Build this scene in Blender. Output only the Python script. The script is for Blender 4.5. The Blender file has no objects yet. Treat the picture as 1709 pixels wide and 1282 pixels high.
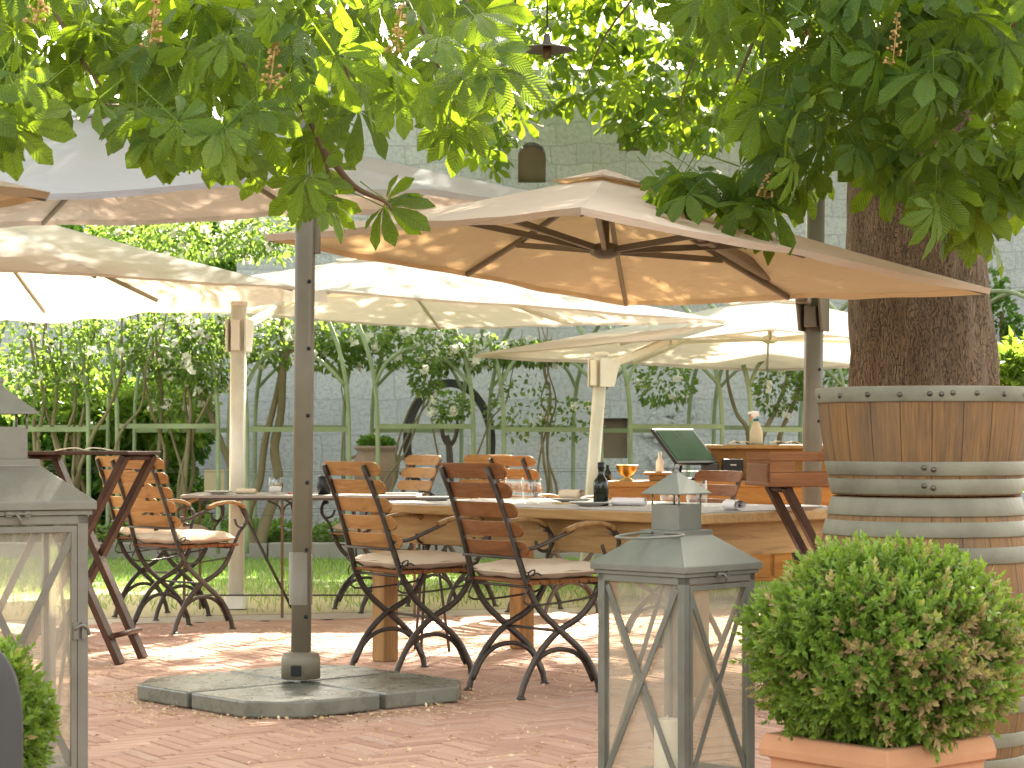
import bpy, bmesh, math, random
import numpy as np
from mathutils import Vector, Matrix
rnd = random.Random(7)
npr = np.random.default_rng(11)
C = bpy.context.scene.collection
S = bpy.context.scene
PI = math.pi

# ------------------------------------------------------------------ camera
F, CX, HZ, EYE = 3500.0, 854.5, 735.0, 1.10       # focal length (px of the 1709 px photo), centre column, horizon row, eye height
cam = bpy.data.cameras.new('camera'); camo = bpy.data.objects.new('camera', cam); C.objects.link(camo)
camo.location = (0, 0, EYE); camo.rotation_euler = (PI/2, 0, 0)
cam.sensor_width = 36; cam.lens = 36*F/1709; cam.shift_y = (HZ-641)/1709; cam.shift_x = 0
cam.clip_end = 500; cam.clip_start = .1
cam.dof.use_dof = True; cam.dof.focus_distance = 8.8; cam.dof.aperture_fstop = 11
S.camera = camo
# ------------------------------------------------------------------ sky, sun, exposure
SUN_EL, SUN_AZ = math.radians(37), math.radians(14)   # from behind the wall, a little to the right
w = bpy.data.worlds.new('World'); S.world = w; w.use_nodes = True
nt = w.node_tree; bg = nt.nodes['Background']
sky = nt.nodes.new('ShaderNodeTexSky'); sky.sky_type = 'NISHITA'; sky.sun_disc = False
sky.sun_elevation = SUN_EL; sky.sun_rotation = SUN_AZ; sky.dust_density = 2.5
hs_ = nt.nodes.new('ShaderNodeHueSaturation'); hs_.inputs['Saturation'].default_value = .40; nt.links.new(sky.outputs[0], hs_.inputs['Color'])
wm_ = nt.nodes.new('ShaderNodeMix'); wm_.data_type = 'RGBA'; wm_.blend_type = 'MULTIPLY'; wm_.inputs[0].default_value = 1; wm_.inputs[7].default_value = (1, .955, .86, 1)
nt.links.new(hs_.outputs[0], wm_.inputs[6]); nt.links.new(wm_.outputs[2], bg.inputs[0]); bg.inputs[1].default_value = .10
sl = bpy.data.lights.new('sun', 'SUN'); so = bpy.data.objects.new('sun', sl); C.objects.link(so)
sl.energy = 4.0; sl.angle = math.radians(.55); sl.color = (1, .92, .79)
sd = Vector((math.sin(SUN_AZ)*math.cos(SUN_EL), math.cos(SUN_AZ)*math.cos(SUN_EL), math.sin(SUN_EL)))
so.rotation_euler = sd.to_track_quat('Z', 'Y').to_euler(); so.location = (5, 20, 20)
S.view_settings.view_transform = 'Standard'; S.view_settings.look = 'None'
S.view_settings.exposure = 3.42; S.view_settings.gamma = 1
S.render.engine = 'CYCLES'
S.cycles.use_denoising = True; S.cycles.max_bounces = 10; S.cycles.transmission_bounces = 8
S.cycles.transparent_max_bounces = 16; S.cycles.sample_clamp_indirect = 6; S.cycles.caustics_refractive = False

def P(px, py, d):                                   # a point of the place seen at photo pixel (px, py) at depth d
    return Vector(((px-CX)*d/F, d, EYE-(py-HZ)*d/F))
def G(px, py, z=0.0):                               # the point at height z seen at photo pixel
    d = (EYE-z)*F/(py-HZ); return Vector(((px-CX)*d/F, d, z))
def XP(px, d): return (px-CX)*d/F

# ------------------------------------------------------------------ tagging
def tag(o, label=None, cat=None, group=None, kind=None):
    if label: o['label'] = label
    if cat: o['category'] = cat
    if group: o['group'] = group
    if kind: o['kind'] = kind
    return o
def thing(name, label, cat, loc=(0,0,0), rz=0, group=None):
    o = bpy.data.objects.new(name, None); C.objects.link(o); o.empty_display_size = .1
    o.location = loc; o.rotation_euler = (0, 0, rz)
    return tag(o, label, cat, group)
def copy_tree(o, parent=None):
    c = o.copy(); C.objects.link(c)
    if parent: c.parent = parent
    for ch in list(o.children): copy_tree(ch, c)
    return c

# ------------------------------------------------------------------ mesh builder
class MB:
    def __init__(s): s.v = []; s.f = []; s.sm = []
    def add(s, vs, fs, smooth=False):
        b = len(s.v); s.v += [tuple(v) for v in vs]
        s.f += [tuple(i+b for i in f) for f in fs]; s.sm += [smooth]*len(fs); return s
    def box(s, c, size, M=None):
        x, y, z = [q/2 for q in size]
        vs = [Vector((i*x, j*y, k*z)) for i in (-1,1) for j in (-1,1) for k in (-1,1)]
        c = Vector(c); vs = [(M @ v if M else v)+c for v in vs]
        return s.add(vs, [(0,1,3,2),(4,6,7,5),(0,4,5,1),(2,3,7,6),(0,2,6,4),(1,5,7,3)])
    def bar(s, a, b, w, h, up=(0,0,1)):              # straight bar of section w (across) x h (along up)
        return s.sweep([a, b], rect(w, h), up, smooth=False)
    def sweep(s, path, prof, up=(0,0,1), smooth=True, scale=None, cap=True, closed=False):
        path = [Vector(p) for p in path]; n = len(path); k = len(prof); vs = []
        up = Vector(up)
        for i, p in enumerate(path):
            if closed: t = path[(i+1) % n]-path[i-1]
            else: t = path[min(i+1, n-1)]-path[max(i-1, 0)]
            t.normalize(); x = t.cross(up)
            if x.length < 1e-4: x = t.cross(Vector((0, 1, 0.01)))
            x.normalize(); y = x.cross(t); q = 1 if scale is None else scale[i]
            vs += [p+x*(a*q)+y*(b*q) for a, b in prof]
        fs = []
        for i in range(n if closed else n-1):
            for j in range(k):
                a = i*k+j; b = i*k+(j+1) % k; i2 = ((i+1) % n)*k
                fs.append((a, b, i2+(j+1) % k, i2+j))
        s.add(vs, fs, smooth)
        if cap and not closed:
            b = len(s.v)-n*k
            s.f += [tuple(range(b, b+k)), tuple(range(b+n*k-1, b+(n-1)*k-1, -1))]; s.sm += [False, False]
        return s
    def tube(s, path, r, n=8, scale=None, up=(0,0,1), closed=False): return s.sweep(path, circ(r, n), up, True, scale, True, closed)
    def lathe(s, prof, n=24, c=(0,0,0), smooth=True, off=0):     # prof: (r, z)
        vs = []; k = len(prof); cx, cy, cz = c
        for i in range(n):
            a = 2*PI*(i+off)/n
            vs += [(cx+r*math.cos(a), cy+r*math.sin(a), cz+z) for r, z in prof]
        fs = [(i*k+j, ((i+1) % n)*k+j, ((i+1) % n)*k+j+1, i*k+j+1) for i in range(n) for j in range(k-1)]
        return s.add(vs, fs, smooth)
    def prism(s, poly, z0, z1):
        n = len(poly); vs = [(x, y, z0) for x, y in poly]+[(x, y, z1) for x, y in poly]
        return s.add(vs, [tuple(range(n-1, -1, -1)), tuple(range(n, 2*n))]+[(i, (i+1) % n, n+(i+1) % n, n+i) for i in range(n)])
    def xform(s, M): s.v = [tuple(M @ Vector(v)) for v in s.v]; return s
    def build(s, name, mat, parent=None, bevel=0, seg=2):
        me = bpy.data.meshes.new(name); me.from_pydata(s.v, [], s.f)
        me.polygons.foreach_set('use_smooth', s.sm)
        me.materials.append(mat); me.update()
        bm = bmesh.new(); bm.from_mesh(me); bmesh.ops.recalc_face_normals(bm, faces=bm.faces); bm.to_mesh(me); bm.free()
        o = bpy.data.objects.new(name, me); C.objects.link(o)
        if parent: o.parent = parent
        if bevel:
            m = o.modifiers.new('bevel', 'BEVEL'); m.width = bevel; m.segments = seg; m.limit_method = 'ANGLE'; m.angle_limit = .6
        return o
def rect(w, h): return [(-w/2,-h/2),(w/2,-h/2),(w/2,h/2),(-w/2,h/2)]
def circ(r, n=8): return [(r*math.cos(2*PI*i/n), r*math.sin(2*PI*i/n)) for i in range(n)]
def rrect(w, h, r, n=3):
    o = []
    for sx, sy, a0 in ((1,1,0),(-1,1,PI/2),(-1,-1,PI),(1,-1,1.5*PI)):
        for i in range(n+1):
            a = a0+PI/2*i/n; o.append((sx*(w/2-r)+r*math.cos(a), sy*(h/2-r)+r*math.sin(a)))
    return o
def spline(pts, n=8):                                # Catmull-Rom through the points
    pts = [Vector(p) for p in pts]; q = [pts[0]*2-pts[1]]+pts+[pts[-1]*2-pts[-2]]; out = []
    for i in range(1, len(q)-2):
        for k in range(n):
            t = k/n; a, b, c, d = q[i-1:i+3]
            out.append(.5*((2*b)+(c-a)*t+(2*a-5*b+4*c-d)*t*t+(3*b-a-3*c+d)*t**3))
    return out+[pts[-1]]
def npmesh(name, verts, faces, mat, parent=None, attr=None, uv=None, smooth=False):   # faces: (n,k) array of equal-sided faces
    me = bpy.data.meshes.new(name); nv = len(verts); nf, k = faces.shape
    me.vertices.add(nv); me.vertices.foreach_set('co', np.asarray(verts, np.float32).ravel())
    me.loops.add(nf*k); me.loops.foreach_set('vertex_index', faces.astype(np.int32).ravel())
    me.polygons.add(nf); me.polygons.foreach_set('loop_start', np.arange(0, nf*k, k, dtype=np.int32))
    me.polygons.foreach_set('use_smooth', np.full(nf, smooth))
    if attr is not None:
        a = me.attributes.new('rnd', 'FLOAT', 'POINT'); a.data.foreach_set('value', np.asarray(attr, np.float32))
    if uv is not None:
        u = me.uv_layers.new(name='UVMap'); u.data.foreach_set('uv', np.asarray(uv, np.float32)[faces.ravel()].ravel())
    me.materials.append(mat); me.update(calc_edges=True)
    o = bpy.data.objects.new(name, me); C.objects.link(o)
    if parent: o.parent = parent
    return o
def scatter(name, tv, tf, org, X, Y, Z, size, mat, parent=None, r=None, tuv=None, smooth=False):
    """copies of a small template (verts tv, faces tf) at org with axes X, Y, Z: ONE mesh"""
    n = len(org); k = len(tv)
    V = (org[:, None, :]+size[:, None, None]*(tv[None, :, 0:1]*X[:, None, :]+tv[None, :, 1:2]*Y[:, None, :]+tv[None, :, 2:3]*Z[:, None, :])).reshape(-1, 3)
    Fc = (tf[None]+(np.arange(n)*k)[:, None, None]).reshape(-1, tf.shape[1])
    r = npr.random(n) if r is None else r
    return npmesh(name, V, Fc, mat, parent, np.repeat(r, k), None if tuv is None else np.tile(tuv, (n, 1)), smooth)
def unit(a): return a/np.maximum(np.linalg.norm(a, axis=1, keepdims=True), 1e-9)
def frame(Y, up):                                   # axes from the direction Y (along the leaf) and an approximate normal
    Y = unit(Y); X = unit(np.cross(Y, up)); Z = np.cross(X, Y); return X, Y, Z

# ------------------------------------------------------------------ materials
class NT:
    def __init__(s, name):
        s.m = bpy.data.materials.new(name); s.m.use_nodes = True; s.t = s.m.node_tree
        s.b = s.t.nodes['Principled BSDF']; s.o = s.t.nodes['Material Output']
    def n(s, ty, ins=None, **kw):
        q = s.t.nodes.new('ShaderNode'+ty)
        for k, v in kw.items(): setattr(q, k, v)
        for k, v in (ins or {}).items():
            if isinstance(v, bpy.types.NodeSocket): s.t.links.new(v, q.inputs[k])
            else: q.inputs[k].default_value = v
        return q
    def set(s, **kw):
        for k, v in kw.items():
            k = {'col':'Base Color','rough':'Roughness','metal':'Metallic','nor':'Normal','trans':'Transmission Weight','ior':'IOR','spec':'Specular IOR Level','alpha':'Alpha','sheen':'Sheen Weight','coat':'Coat Weight'}[k]
            if isinstance(v, bpy.types.NodeSocket): s.t.links.new(v, s.b.inputs[k])
            else: s.b.inputs[k].default_value = v
        return s
    def obj(s, scale=(1,1,1), rz=0):
        v = s.n('TexCoord').outputs['Object']
        if rz: v = s.n('VectorRotate', {'Vector': v, 'Angle': rz}, rotation_type='Z_AXIS').outputs[0]
        return s.n('Mapping', {0: v, 'Scale': scale}).outputs[0]
    def noise(s, vec, scale, detail=4, rough=.6, dist=0):
        return s.n('TexNoise', {'Vector': vec, 'Scale': scale, 'Detail': detail, 'Roughness': rough, 'Distortion': dist}).outputs[0]
    def ramp(s, fac, stops):
        q = s.n('ValToRGB', {0: fac}); e = q.color_ramp.elements
        while len(e) < len(stops): e.new(.5)
        for i, (p, c) in enumerate(stops): e[i].position = p; e[i].color = (*c, 1) if len(c) == 3 else c
        return q.outputs[0]
    def mix(s, fac, a, b, mode='MIX'):
        q = s.n('Mix', data_type='RGBA', blend_type=mode)
        for i, v in ((0, fac), (6, a), (7, b)):
            if isinstance(v, bpy.types.NodeSocket): s.t.links.new(v, q.inputs[i])
            else: q.inputs[i].default_value = v if i == 0 else ((*v, 1) if len(v) == 3 else v)
        return q.outputs[2]
    def math(s, op, a, b=0.0, c=0.0):
        return s.n('Math', {0: a, 1: b, 2: c}, operation=op).outputs[0]
    def bump(s, h, st=.3, dist=.01, nor=None):
        ins = {'Height': h, 'Strength': st, 'Distance': dist}
        if nor: ins['Normal'] = nor
        return s.n('Bump', ins).outputs[0]
    def out(s, sh): s.t.links.new(sh, s.o.inputs[0]); return s.m

def wood(name, a, b, c, scale=(30, 30, 2.5), rough=.5, rz=0):
    t = NT(name); v = t.obj(scale, rz)
    n1 = t.noise(v, 1.0, 6, .65, 1.2); n2 = t.noise(t.obj((1,1,1)), 3.0, 3); n3 = t.noise(t.obj(tuple(q*4 for q in scale), rz), 1.6, 3)
    oi = t.n('ObjectInfo').outputs['Random']
    col = t.ramp(n1, [(.28, a), (.5, b), (.74, c)])
    col = t.mix(t.math('MULTIPLY', n2, .5), col, tuple(q*.6 for q in a)); col = t.mix(t.math('MULTIPLY', oi, .18), col, c)
    t.set(col=col, spec=.14, rough=t.math('MULTIPLY_ADD', n1, .25, rough-.1), nor=t.bump(t.math('ADD', n1, n3), .35, .004)); return t.m
def metal_paint(name, a, b, rough=.45, metal=.3, bump=.1, sc=14):
    t = NT(name); v = t.obj(); n1 = t.noise(v, sc, 5); n2 = t.noise(v, 2.5, 4); n3 = t.noise(v, sc*9, 3)
    col = t.ramp(t.math('MULTIPLY_ADD', n2, .6, t.math('MULTIPLY', n1, .4)), [(.35, a), (.65, b)])
    t.set(col=col, rough=t.math('MULTIPLY_ADD', n1, .3, rough-.15), metal=metal, nor=t.bump(t.math('ADD', n1, n3), bump, .004)); return t.m
def fabric(name, top, glow, tr=.45, weave=520):
    t = NT(name); v = t.obj(); n1 = t.noise(v, 2.2, 5); n2 = t.noise(v, 60, 2); n3 = t.noise(t.obj((1.2,1.2,6)), 5, 3, .5, .6)
    col = t.mix(t.math('MULTIPLY', n1, .35), top, tuple(q*.72 for q in top))
    spot = t.ramp(t.noise(v, 38, 2), [(.74, (0,0,0)), (.79, (1,1,1))]); col = t.mix(t.math('MULTIPLY', spot, .45), col, (.12,.08,.04))
    nor = t.bump(n2, .25, .002, t.bump(n3, .35, .03))
    df = t.n('BsdfDiffuse', {'Color': col, 'Normal': nor, 'Roughness': .6}); tl = t.n('BsdfTranslucent', {'Color': (*glow, 1), 'Normal': nor})
    return t.out(t.n('MixShader', {0: tr, 1: df.outputs[0], 2: tl.outputs[0]}).outputs[0])
def leafmat(name, ramp, glow, tr=.45, rough=.42, veins=False):
    t = NT(name); a = t.n('Attribute', attribute_name='rnd').outputs['Fac']
    col = t.ramp(a, ramp)
    n1 = t.noise(t.obj(), 30, 3)
    gcol = t.ramp(a, [(0, tuple(q*.75 for q in glow)), (1, tuple(min(1, q*1.2) for q in glow))])
    if veins:
        uv = t.n('UVMap').outputs[0]; sx = t.n('SeparateXYZ', {0: uv})
        au = t.math('ABSOLUTE', t.math('SUBTRACT', sx.outputs[0], .5))
        wv = t.math('SINE', t.math('MULTIPLY', t.math('SUBTRACT', sx.outputs[1], t.math('MULTIPLY', au, .55)), 95.0))
        mid = t.math('LESS_THAN', au, .035)
        h = t.math('MULTIPLY_ADD', wv, .5, .5)
        line = t.math('MAXIMUM', mid, t.math('MULTIPLY', t.math('POWER', h, 6.0), .5))
        col = t.mix(t.math('MULTIPLY', line, .22), col, (.10,.17,.04)); gcol = t.mix(t.math('MULTIPLY', line, .45), gcol, tuple(q*.45 for q in glow))
        nor = t.bump(h, .5, .006)
    else: nor = t.bump(n1, .2, .003)
    t.set(col=col, rough=rough, nor=nor, spec=.28)
    tl = t.n('BsdfTranslucent', {'Color': gcol, 'Normal': nor})
    return t.out(t.n('MixShader', {0: tr, 1: t.b.outputs[0], 2: tl.outputs[0]}).outputs[0])
def plain(name, c, rough=.6, metal=0, var=.2, sc=20, bump=.1):
    t = NT(name); v = t.obj(); n = t.noise(v, sc, 4)
    t.set(col=t.mix(t.math('MULTIPLY', n, var*2), c, tuple(q*.6 for q in c)), rough=rough, metal=metal, spec=.25, nor=t.bump(n, bump, .004)); return t.m

M = {}
M['wood_amber'] = wood('honey_wood', (.18,.075,.021), (.36,.168,.054), (.48,.255,.092), (3, 26, 26), .55)
M['wood_red'] = wood('red_brown_wood', (.10,.037,.013), (.20,.076,.026), (.29,.125,.045), (3, 26, 26), .52)
M['wood_table'] = wood('pale_oak_wood', (.22,.115,.036), (.38,.225,.085), (.48,.30,.13), (2.2, 24, 24), .55, -math.radians(134))
M['wood_table_end'] = wood('pale_oak_end_wood', (.22,.115,.036), (.38,.225,.085), (.48,.30,.13), (2.2, 24, 24), .55, -math.radians(44))
M['wood_leg'] = wood('oak_leg_wood', (.16,.085,.03), (.30,.165,.06), (.40,.24,.10), (24, 24, 2.2), .55)
M['wood_dark'] = wood('dark_stand_wood', (.028,.012,.006), (.06,.025,.012), (.10,.045,.022), (14, 14, 3), .4)
M['wood_cab'] = wood('orange_cabinet_wood', (.22,.10,.025), (.35,.17,.046), (.45,.24,.075), (3, 20, 20), .35)
M['grey_top'] = plain('grey_table_runner', (.30,.275,.245), .7, 0, .15, 40)
M['iron'] = metal_paint('brown_black_iron', (.03,.022,.016), (.085,.066,.05), .45, .4, .3, 30)
M['pole_grey'] = metal_paint('taupe_pole_paint', (.125,.105,.068), (.16,.135,.09), .45, .0, .05, 9)
M['pole_white'] = metal_paint('cream_pole_paint', (.60,.55,.46), (.72,.68,.58), .35, .1, .04, 9)
M['slab'] = metal_paint('grey_green_slab', (.095,.094,.07), (.165,.16,.122), .28, .0, .25, 10)
M['lantern'] = metal_paint('grey_lantern_zinc', (.115,.113,.088), (.175,.172,.138), .42, .4, .12, 12)
M['lantern_warm'] = metal_paint('weathered_lantern_zinc', (.125,.11,.082), (.185,.168,.13), .48, .4, .15, 12)
M['cushion'] = plain('beige_cushion', (.62,.50,.365), .9, 0, .18, 9, .3)
M['cord'] = plain('dark_cord', (.05,.04,.03), .8)
M['ceramic'] = plain('grey_ceramic', (.52,.49,.44), .25, 0, .06)
M['linen'] = plain('white_linen', (.76,.70,.68), .95, 0, .1, 60, .5)
M['linen_b'] = plain('cream_linen', (.72,.58,.42), .95, 0, .1, 60, .5)
M['black'] = plain('black_plastic', (.012,.012,.012), .3)
M['grey_plastic'] = plain('grey_plastic', (.055,.052,.048), .42, 0, .15, 30)
M['brass'] = metal_paint('brass', (.48,.31,.11), (.66,.46,.20), .35, 1, .1, 20)
M['green_paint'] = metal_paint('sage_green_paint', (.15,.19,.10), (.24,.30,.17), .55, .05, .2, 6)
M['hoop_iron'] = metal_paint('dark_hoop_iron', (.03,.032,.035), (.07,.07,.075), .5, .6, .2)
M['hoop_zinc'] = metal_paint('greenish_barrel_hoop', (.085,.077,.047), (.20,.185,.125), .6, .12, .35, 6)
M['rivet'] = metal_paint('dark_rivet', (.05,.04,.03), (.14,.12,.09), .4, .8, .1)
M['stone_kerb'] = plain('grey_kerb_stone', (.26,.25,.23), .85, 0, .3, 8, .6)
M['candle'] = plain('ivory_candle', (.78,.72,.58), .5, 0, .05)
M['twig'] = plain('brown_twig', (.15,.095,.05), .8, 0, .3, 30, .4)
M['stem'] = plain('rose_cane', (.20,.17,.10), .8, 0, .35, 14, .5)
M['blossom'] = leafmat('white_rose_petals', [(0,(.75,.73,.66)),(1,(.85,.85,.82))], (.7,.7,.6), .3, .7)
M['spike'] = plain('dry_blossom_spike', (.45,.28,.10), .8)
M['paper'] = plain('book_paper', (.62,.52,.38), .8)
M['beige_sign'] = plain('beige_sign_board', (.55,.46,.32), .8)
M['tcotta'] = plain('terracotta', (.48,.235,.12), .9, 0, .3, 7, .25)
M['soil'] = plain('dark_soil', (.055,.038,.026), .95, 0, .4, 12, .8)
M['chestnut'] = leafmat('chestnut_leaf', [(0,(.036,.078,.010)),(.5,(.062,.118,.014)),(.85,(.095,.155,.018)),(1,(.15,.17,.022))], (.33,.47,.02), .42, .50, True)
M['box_leaf'] = leafmat('boxwood_leaf', [(0,(.05,.11,.012)),(.5,(.125,.20,.022)),(.86,(.16,.26,.045)),(.93,(.28,.32,.08)),(.96,(.33,.20,.10)),(1,(.36,.23,.12))], (.30,.42,.04), .30, .45)
M['hedge_leaf'] = leafmat('hedge_leaf', [(0,(.025,.07,.014)),(.6,(.06,.14,.025)),(1,(.13,.21,.04))], (.26,.46,.05), .42, .5)
M['rose_leaf'] = leafmat('rose_leaf', [(0,(.04,.095,.02)),(.6,(.075,.14,.03)),(1,(.15,.20,.05))], (.28,.42,.06), .40, .5)
M['yellow_leaf'] = leafmat('bright_shrub_leaf', [(0,(.07,.15,.015)),(1,(.14,.23,.03))], (.28,.40,.04), .45, .5)
M['petal'] = leafmat('fallen_petal', [(0,(.40,.24,.10)),(.6,(.58,.42,.22)),(1,(.70,.58,.38))], (.5,.4,.2), .15, .8)
M['fab_grey'] = fabric('grey_white_canopy', (.52,.54,.575), (.46,.34,.26), .28)
M['fab_tan'] = fabric('tan_canopy', (.66,.55,.43), (.52,.33,.15), .32)
M['fab_cream'] = fabric('cream_canopy', (.64,.625,.61), (.58,.47,.37), .36)
t = NT('glass_clear'); t.set(col=(1,1,1,1), rough=0.02, trans=1, ior=1.45); 
tp = t.n('BsdfTransparent', {'Color': (.97,.98,.97,1)}); gl = t.n('BsdfGlossy', {'Color': (1,1,1,1), 'Roughness': .03}); fr = t.n('LayerWeight', {'Blend': .35})
M['glass'] = t.out(t.n('MixShader', {0: t.math('MULTIPLY_ADD', t.math('POWER', fr.outputs[1], 3.5), .75, .04), 1: tp.outputs[0], 2: gl.outputs[0]}).outputs[0])
t = NT('dusty_pane'); n = t.noise(t.obj(), 6, 5)
tp = t.n('BsdfTransparent', {'Color': (.95,.94,.90,1)}); gl = t.n('BsdfGlossy', {'Color': (1,1,1,1), 'Roughness': .04}); df = t.n('BsdfDiffuse', {'Color': (.75,.68,.56,1)}); fr = t.n('LayerWeight', {'Blend': .5})
m1 = t.n('MixShader', {0: t.math('MULTIPLY_ADD', n, .16, .03), 1: tp.outputs[0], 2: df.outputs[0]})
M['pane'] = t.out(t.n('MixShader', {0: t.math('MULTIPLY_ADD', t.math('POWER', fr.outputs[1], 4.0), .6, .03), 1: m1.outputs[0], 2: gl.outputs[0]}).outputs[0])
t = NT('bottle_glass'); t.set(col=(.012,.014,.008,1), rough=.08, spec=.35); M['bottle'] = t.m
t = NT('screen_glass'); n = t.noise(t.obj(), 5, 3); t.set(col=t.mix(n, (.004,.012,.008), (.012,.035,.02)), rough=.12, spec=.09); M['screen'] = t.m
# bark
t = NT('chestnut_bark'); v = t.obj((1, 1, .16)); vo = t.n('TexVoronoi', {'Vector': t.n('VectorMath', {0: v, 1: t.n('TexNoise', {'Vector': v, 'Scale': 9.0, 'Detail': 6}).outputs[1]}, operation='ADD').outputs[0], 'Scale': 24.0}, feature='DISTANCE_TO_EDGE')
n1 = t.noise(v, 9, 6, .7); n2 = t.noise(t.obj((1,1,.5)), 45, 4, .7)
crack = t.ramp(t.math('MULTIPLY_ADD', t.noise(v, 30, 4), .16, t.math('SUBTRACT', vo.outputs[0], .04)), [(.0, (0,0,0)), (.13, (1,1,1))])
col = t.ramp(n1, [(.3, (.095,.058,.03)), (.55, (.17,.11,.06)), (.75, (.26,.18,.105))]); col = t.mix(t.math('MULTIPLY', n2, .6), col, (.13,.085,.05), 'MIX')
col = t.mix(crack, (.05,.03,.017), col)
t.set(col=col, rough=.9, nor=t.bump(n2, .5, .02, t.bump(crack, 1.0, .035))); M['bark'] = t.m
# barrel staves: object z is the barrel's axis
t = NT('oak_staves'); tc = t.n('TexCoord'); sx = t.n('SeparateXYZ', {0: tc.outputs['Object']})
ang = t.math('MULTIPLY', t.math('ARCTAN2', sx.outputs[1], sx.outputs[0]), 22/(2*PI)); fl = t.math('FLOOR', ang); frc = t.math('SUBTRACT', ang, fl)
wn = t.n('TexWhiteNoise', {'W': fl}, noise_dimensions='1D').outputs[0]
gv = t.n('CombineXYZ', {0: t.math('MULTIPLY', ang, 9.0), 1: t.math('MULTIPLY', wn, 20.0), 2: t.math('MULTIPLY', sx.outputs[2], 5.0)})
g1 = t.noise(gv.outputs[0], 1.3, 6, .65, .8); g2 = t.noise(t.obj(), 4, 4)
col = t.ramp(g1, [(.3, (.085,.034,.006)), (.5, (.19,.082,.014)), (.72, (.28,.137,.028))]); col = t.mix(t.math('MULTIPLY', wn, .4), col, (.14,.085,.042)); st_ = t.noise(t.obj((7,7,.9)), 1.6, 5, .7); col = t.mix(t.ramp(st_, [(.48, (0,0,0)), (.7, (.75,.75,.75))]), col, (.055,.035,.02)); lo_ = t.n('MapRange', {0: sx.outputs[2], 1: .55, 2: .95, 3: .7, 4: 0.0}).outputs[0]; col = t.mix(t.math('MULTIPLY', g2, .5), col, (.15,.12,.085))
joint = t.math('MAXIMUM', t.math('LESS_THAN', frc, .035), 0.0); col = t.mix(t.math('MULTIPLY', joint, .8), col, (.03,.018,.01))
t.set(col=col, rough=.7, spec=.2, nor=t.bump(t.math('SUBTRACT', g1, joint), .5, .006)); M['stave'] = t.m
# brick paving
t = NT('terracotta_paving_brick'); a = t.n('Attribute', attribute_name='rnd').outputs['Fac']; v = t.obj(); n1 = t.noise(v, 1.1, 5); n2 = t.noise(v, 55, 4); n3 = t.noise(v, 7, 5)
col = t.ramp(a, [(0, (.33,.17,.115)), (.4, (.42,.235,.16)), (.8, (.50,.295,.205)), (1, (.43,.28,.21))])
col = t.mix(t.math('MULTIPLY', n1, .5), col, (.42,.27,.195)); col = t.mix(t.ramp(n3, [(.55, (0,0,0)), (.8, (.45,.45,.45))]), col, (.28,.16,.11)); col = t.mix(t.math('MULTIPLY', n2, .3), col, (.55,.36,.26))
t.set(col=col, rough=.8, spec=.15, nor=t.bump(n2, .25, .004)); M['brick'] = t.m
M['mortar'] = plain('paving_joint_sand', (.10,.05,.032), .95, 0, .3, 30, .5)
# lawn
t = NT('lawn_ground'); v = t.obj(); sy = t.n('SeparateXYZ', {0: v}).outputs[1]; dry_sunlit = t.n('MapRange', {0: t.math('ADD', sy, t.math('MULTIPLY', t.noise(v, .9, 4), 1.6)), 1: 15.4, 2: 17.0, 3: 1.0, 4: 0.0}).outputs[0]; n1 = t.noise(v, .8, 4); n2 = t.noise(v, 60, 4)  # pale near band: dry grass, with the sunlit strip put into the colour
t.set(col=t.mix(dry_sunlit, t.mix(n2, t.ramp(n1, [(.3, (.07,.13,.025)), (.7, (.13,.20,.05))]), (.20,.22,.08)), (.44,.38,.22)), rough=.95, nor=t.bump(n2, .6, .02)); M['lawn'] = t.m
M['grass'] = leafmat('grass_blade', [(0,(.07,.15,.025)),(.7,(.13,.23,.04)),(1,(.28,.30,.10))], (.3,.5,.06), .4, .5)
t = NT('pale_gravel'); v = t.obj(); n1 = t.noise(v, 120, 3); n2 = t.noise(v, 1.5, 4)
t.set(col=t.ramp(t.math('MULTIPLY_ADD', n1, .6, t.math('MULTIPLY', n2, .4)), [(.3, (.34,.28,.20)), (.7, (.56,.49,.38))]), rough=.95, nor=t.bump(n1, .6, .01)); M['gravel'] = t.m
# old stone wall: uneven ashlar courses
t = NT('grey_ashlar_stone'); tc = t.n('TexCoord'); sx = t.n('SeparateXYZ', {0: tc.outputs['Object']})
cv = t.n('CombineXYZ', {0: sx.outputs[0], 1: sx.outputs[2]}).outputs[0]
ds = t.n('TexNoise', {'Vector': cv, 'Scale': 1.1, 'Detail': 3.0}).outputs[1]; ds = t.n('VectorMath', {0: ds, 'Scale': .24}, operation='SCALE').outputs[0]
dv = t.n('VectorMath', {0: cv, 1: ds}, operation='ADD').outputs[0]
br = t.n('TexBrick', {'Vector': dv, 'Scale': 1.0, 'Mortar Size': .011, 'Mortar Smooth': .4, 'Bias': 0.0, 'Brick Width': .86, 'Row Height': .42, 'Color1': (.55,.575,.61,1), 'Color2': (.68,.69,.70,1), 'Mortar': (.40,.41,.425,1)}, offset=.43, squash=.7, squash_frequency=3)
br2 = t.n('TexBrick', {'Vector': dv, 'Scale': 1.0, 'Mortar Size': .010, 'Mortar Smooth': .3, 'Bias': 0.0, 'Brick Width': .40, 'Row Height': .21, 'Color1': (.52,.55,.59,1), 'Color2': (.67,.685,.70,1), 'Mortar': (.37,.38,.395,1)}, offset=.43, squash=.7, squash_frequency=3)
upz = t.math('GREATER_THAN', t.math('ADD', sx.outputs[2], t.math('MULTIPLY', t.noise(tc.outputs['Object'], .6, 2), .8)), 3.3)
n1 = t.noise(tc.outputs['Object'], 2.2, 6, .65); n2 = t.noise(tc.outputs['Object'], 22, 6, .75); n3 = t.noise(tc.outputs['Object'], .5, 4)
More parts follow.
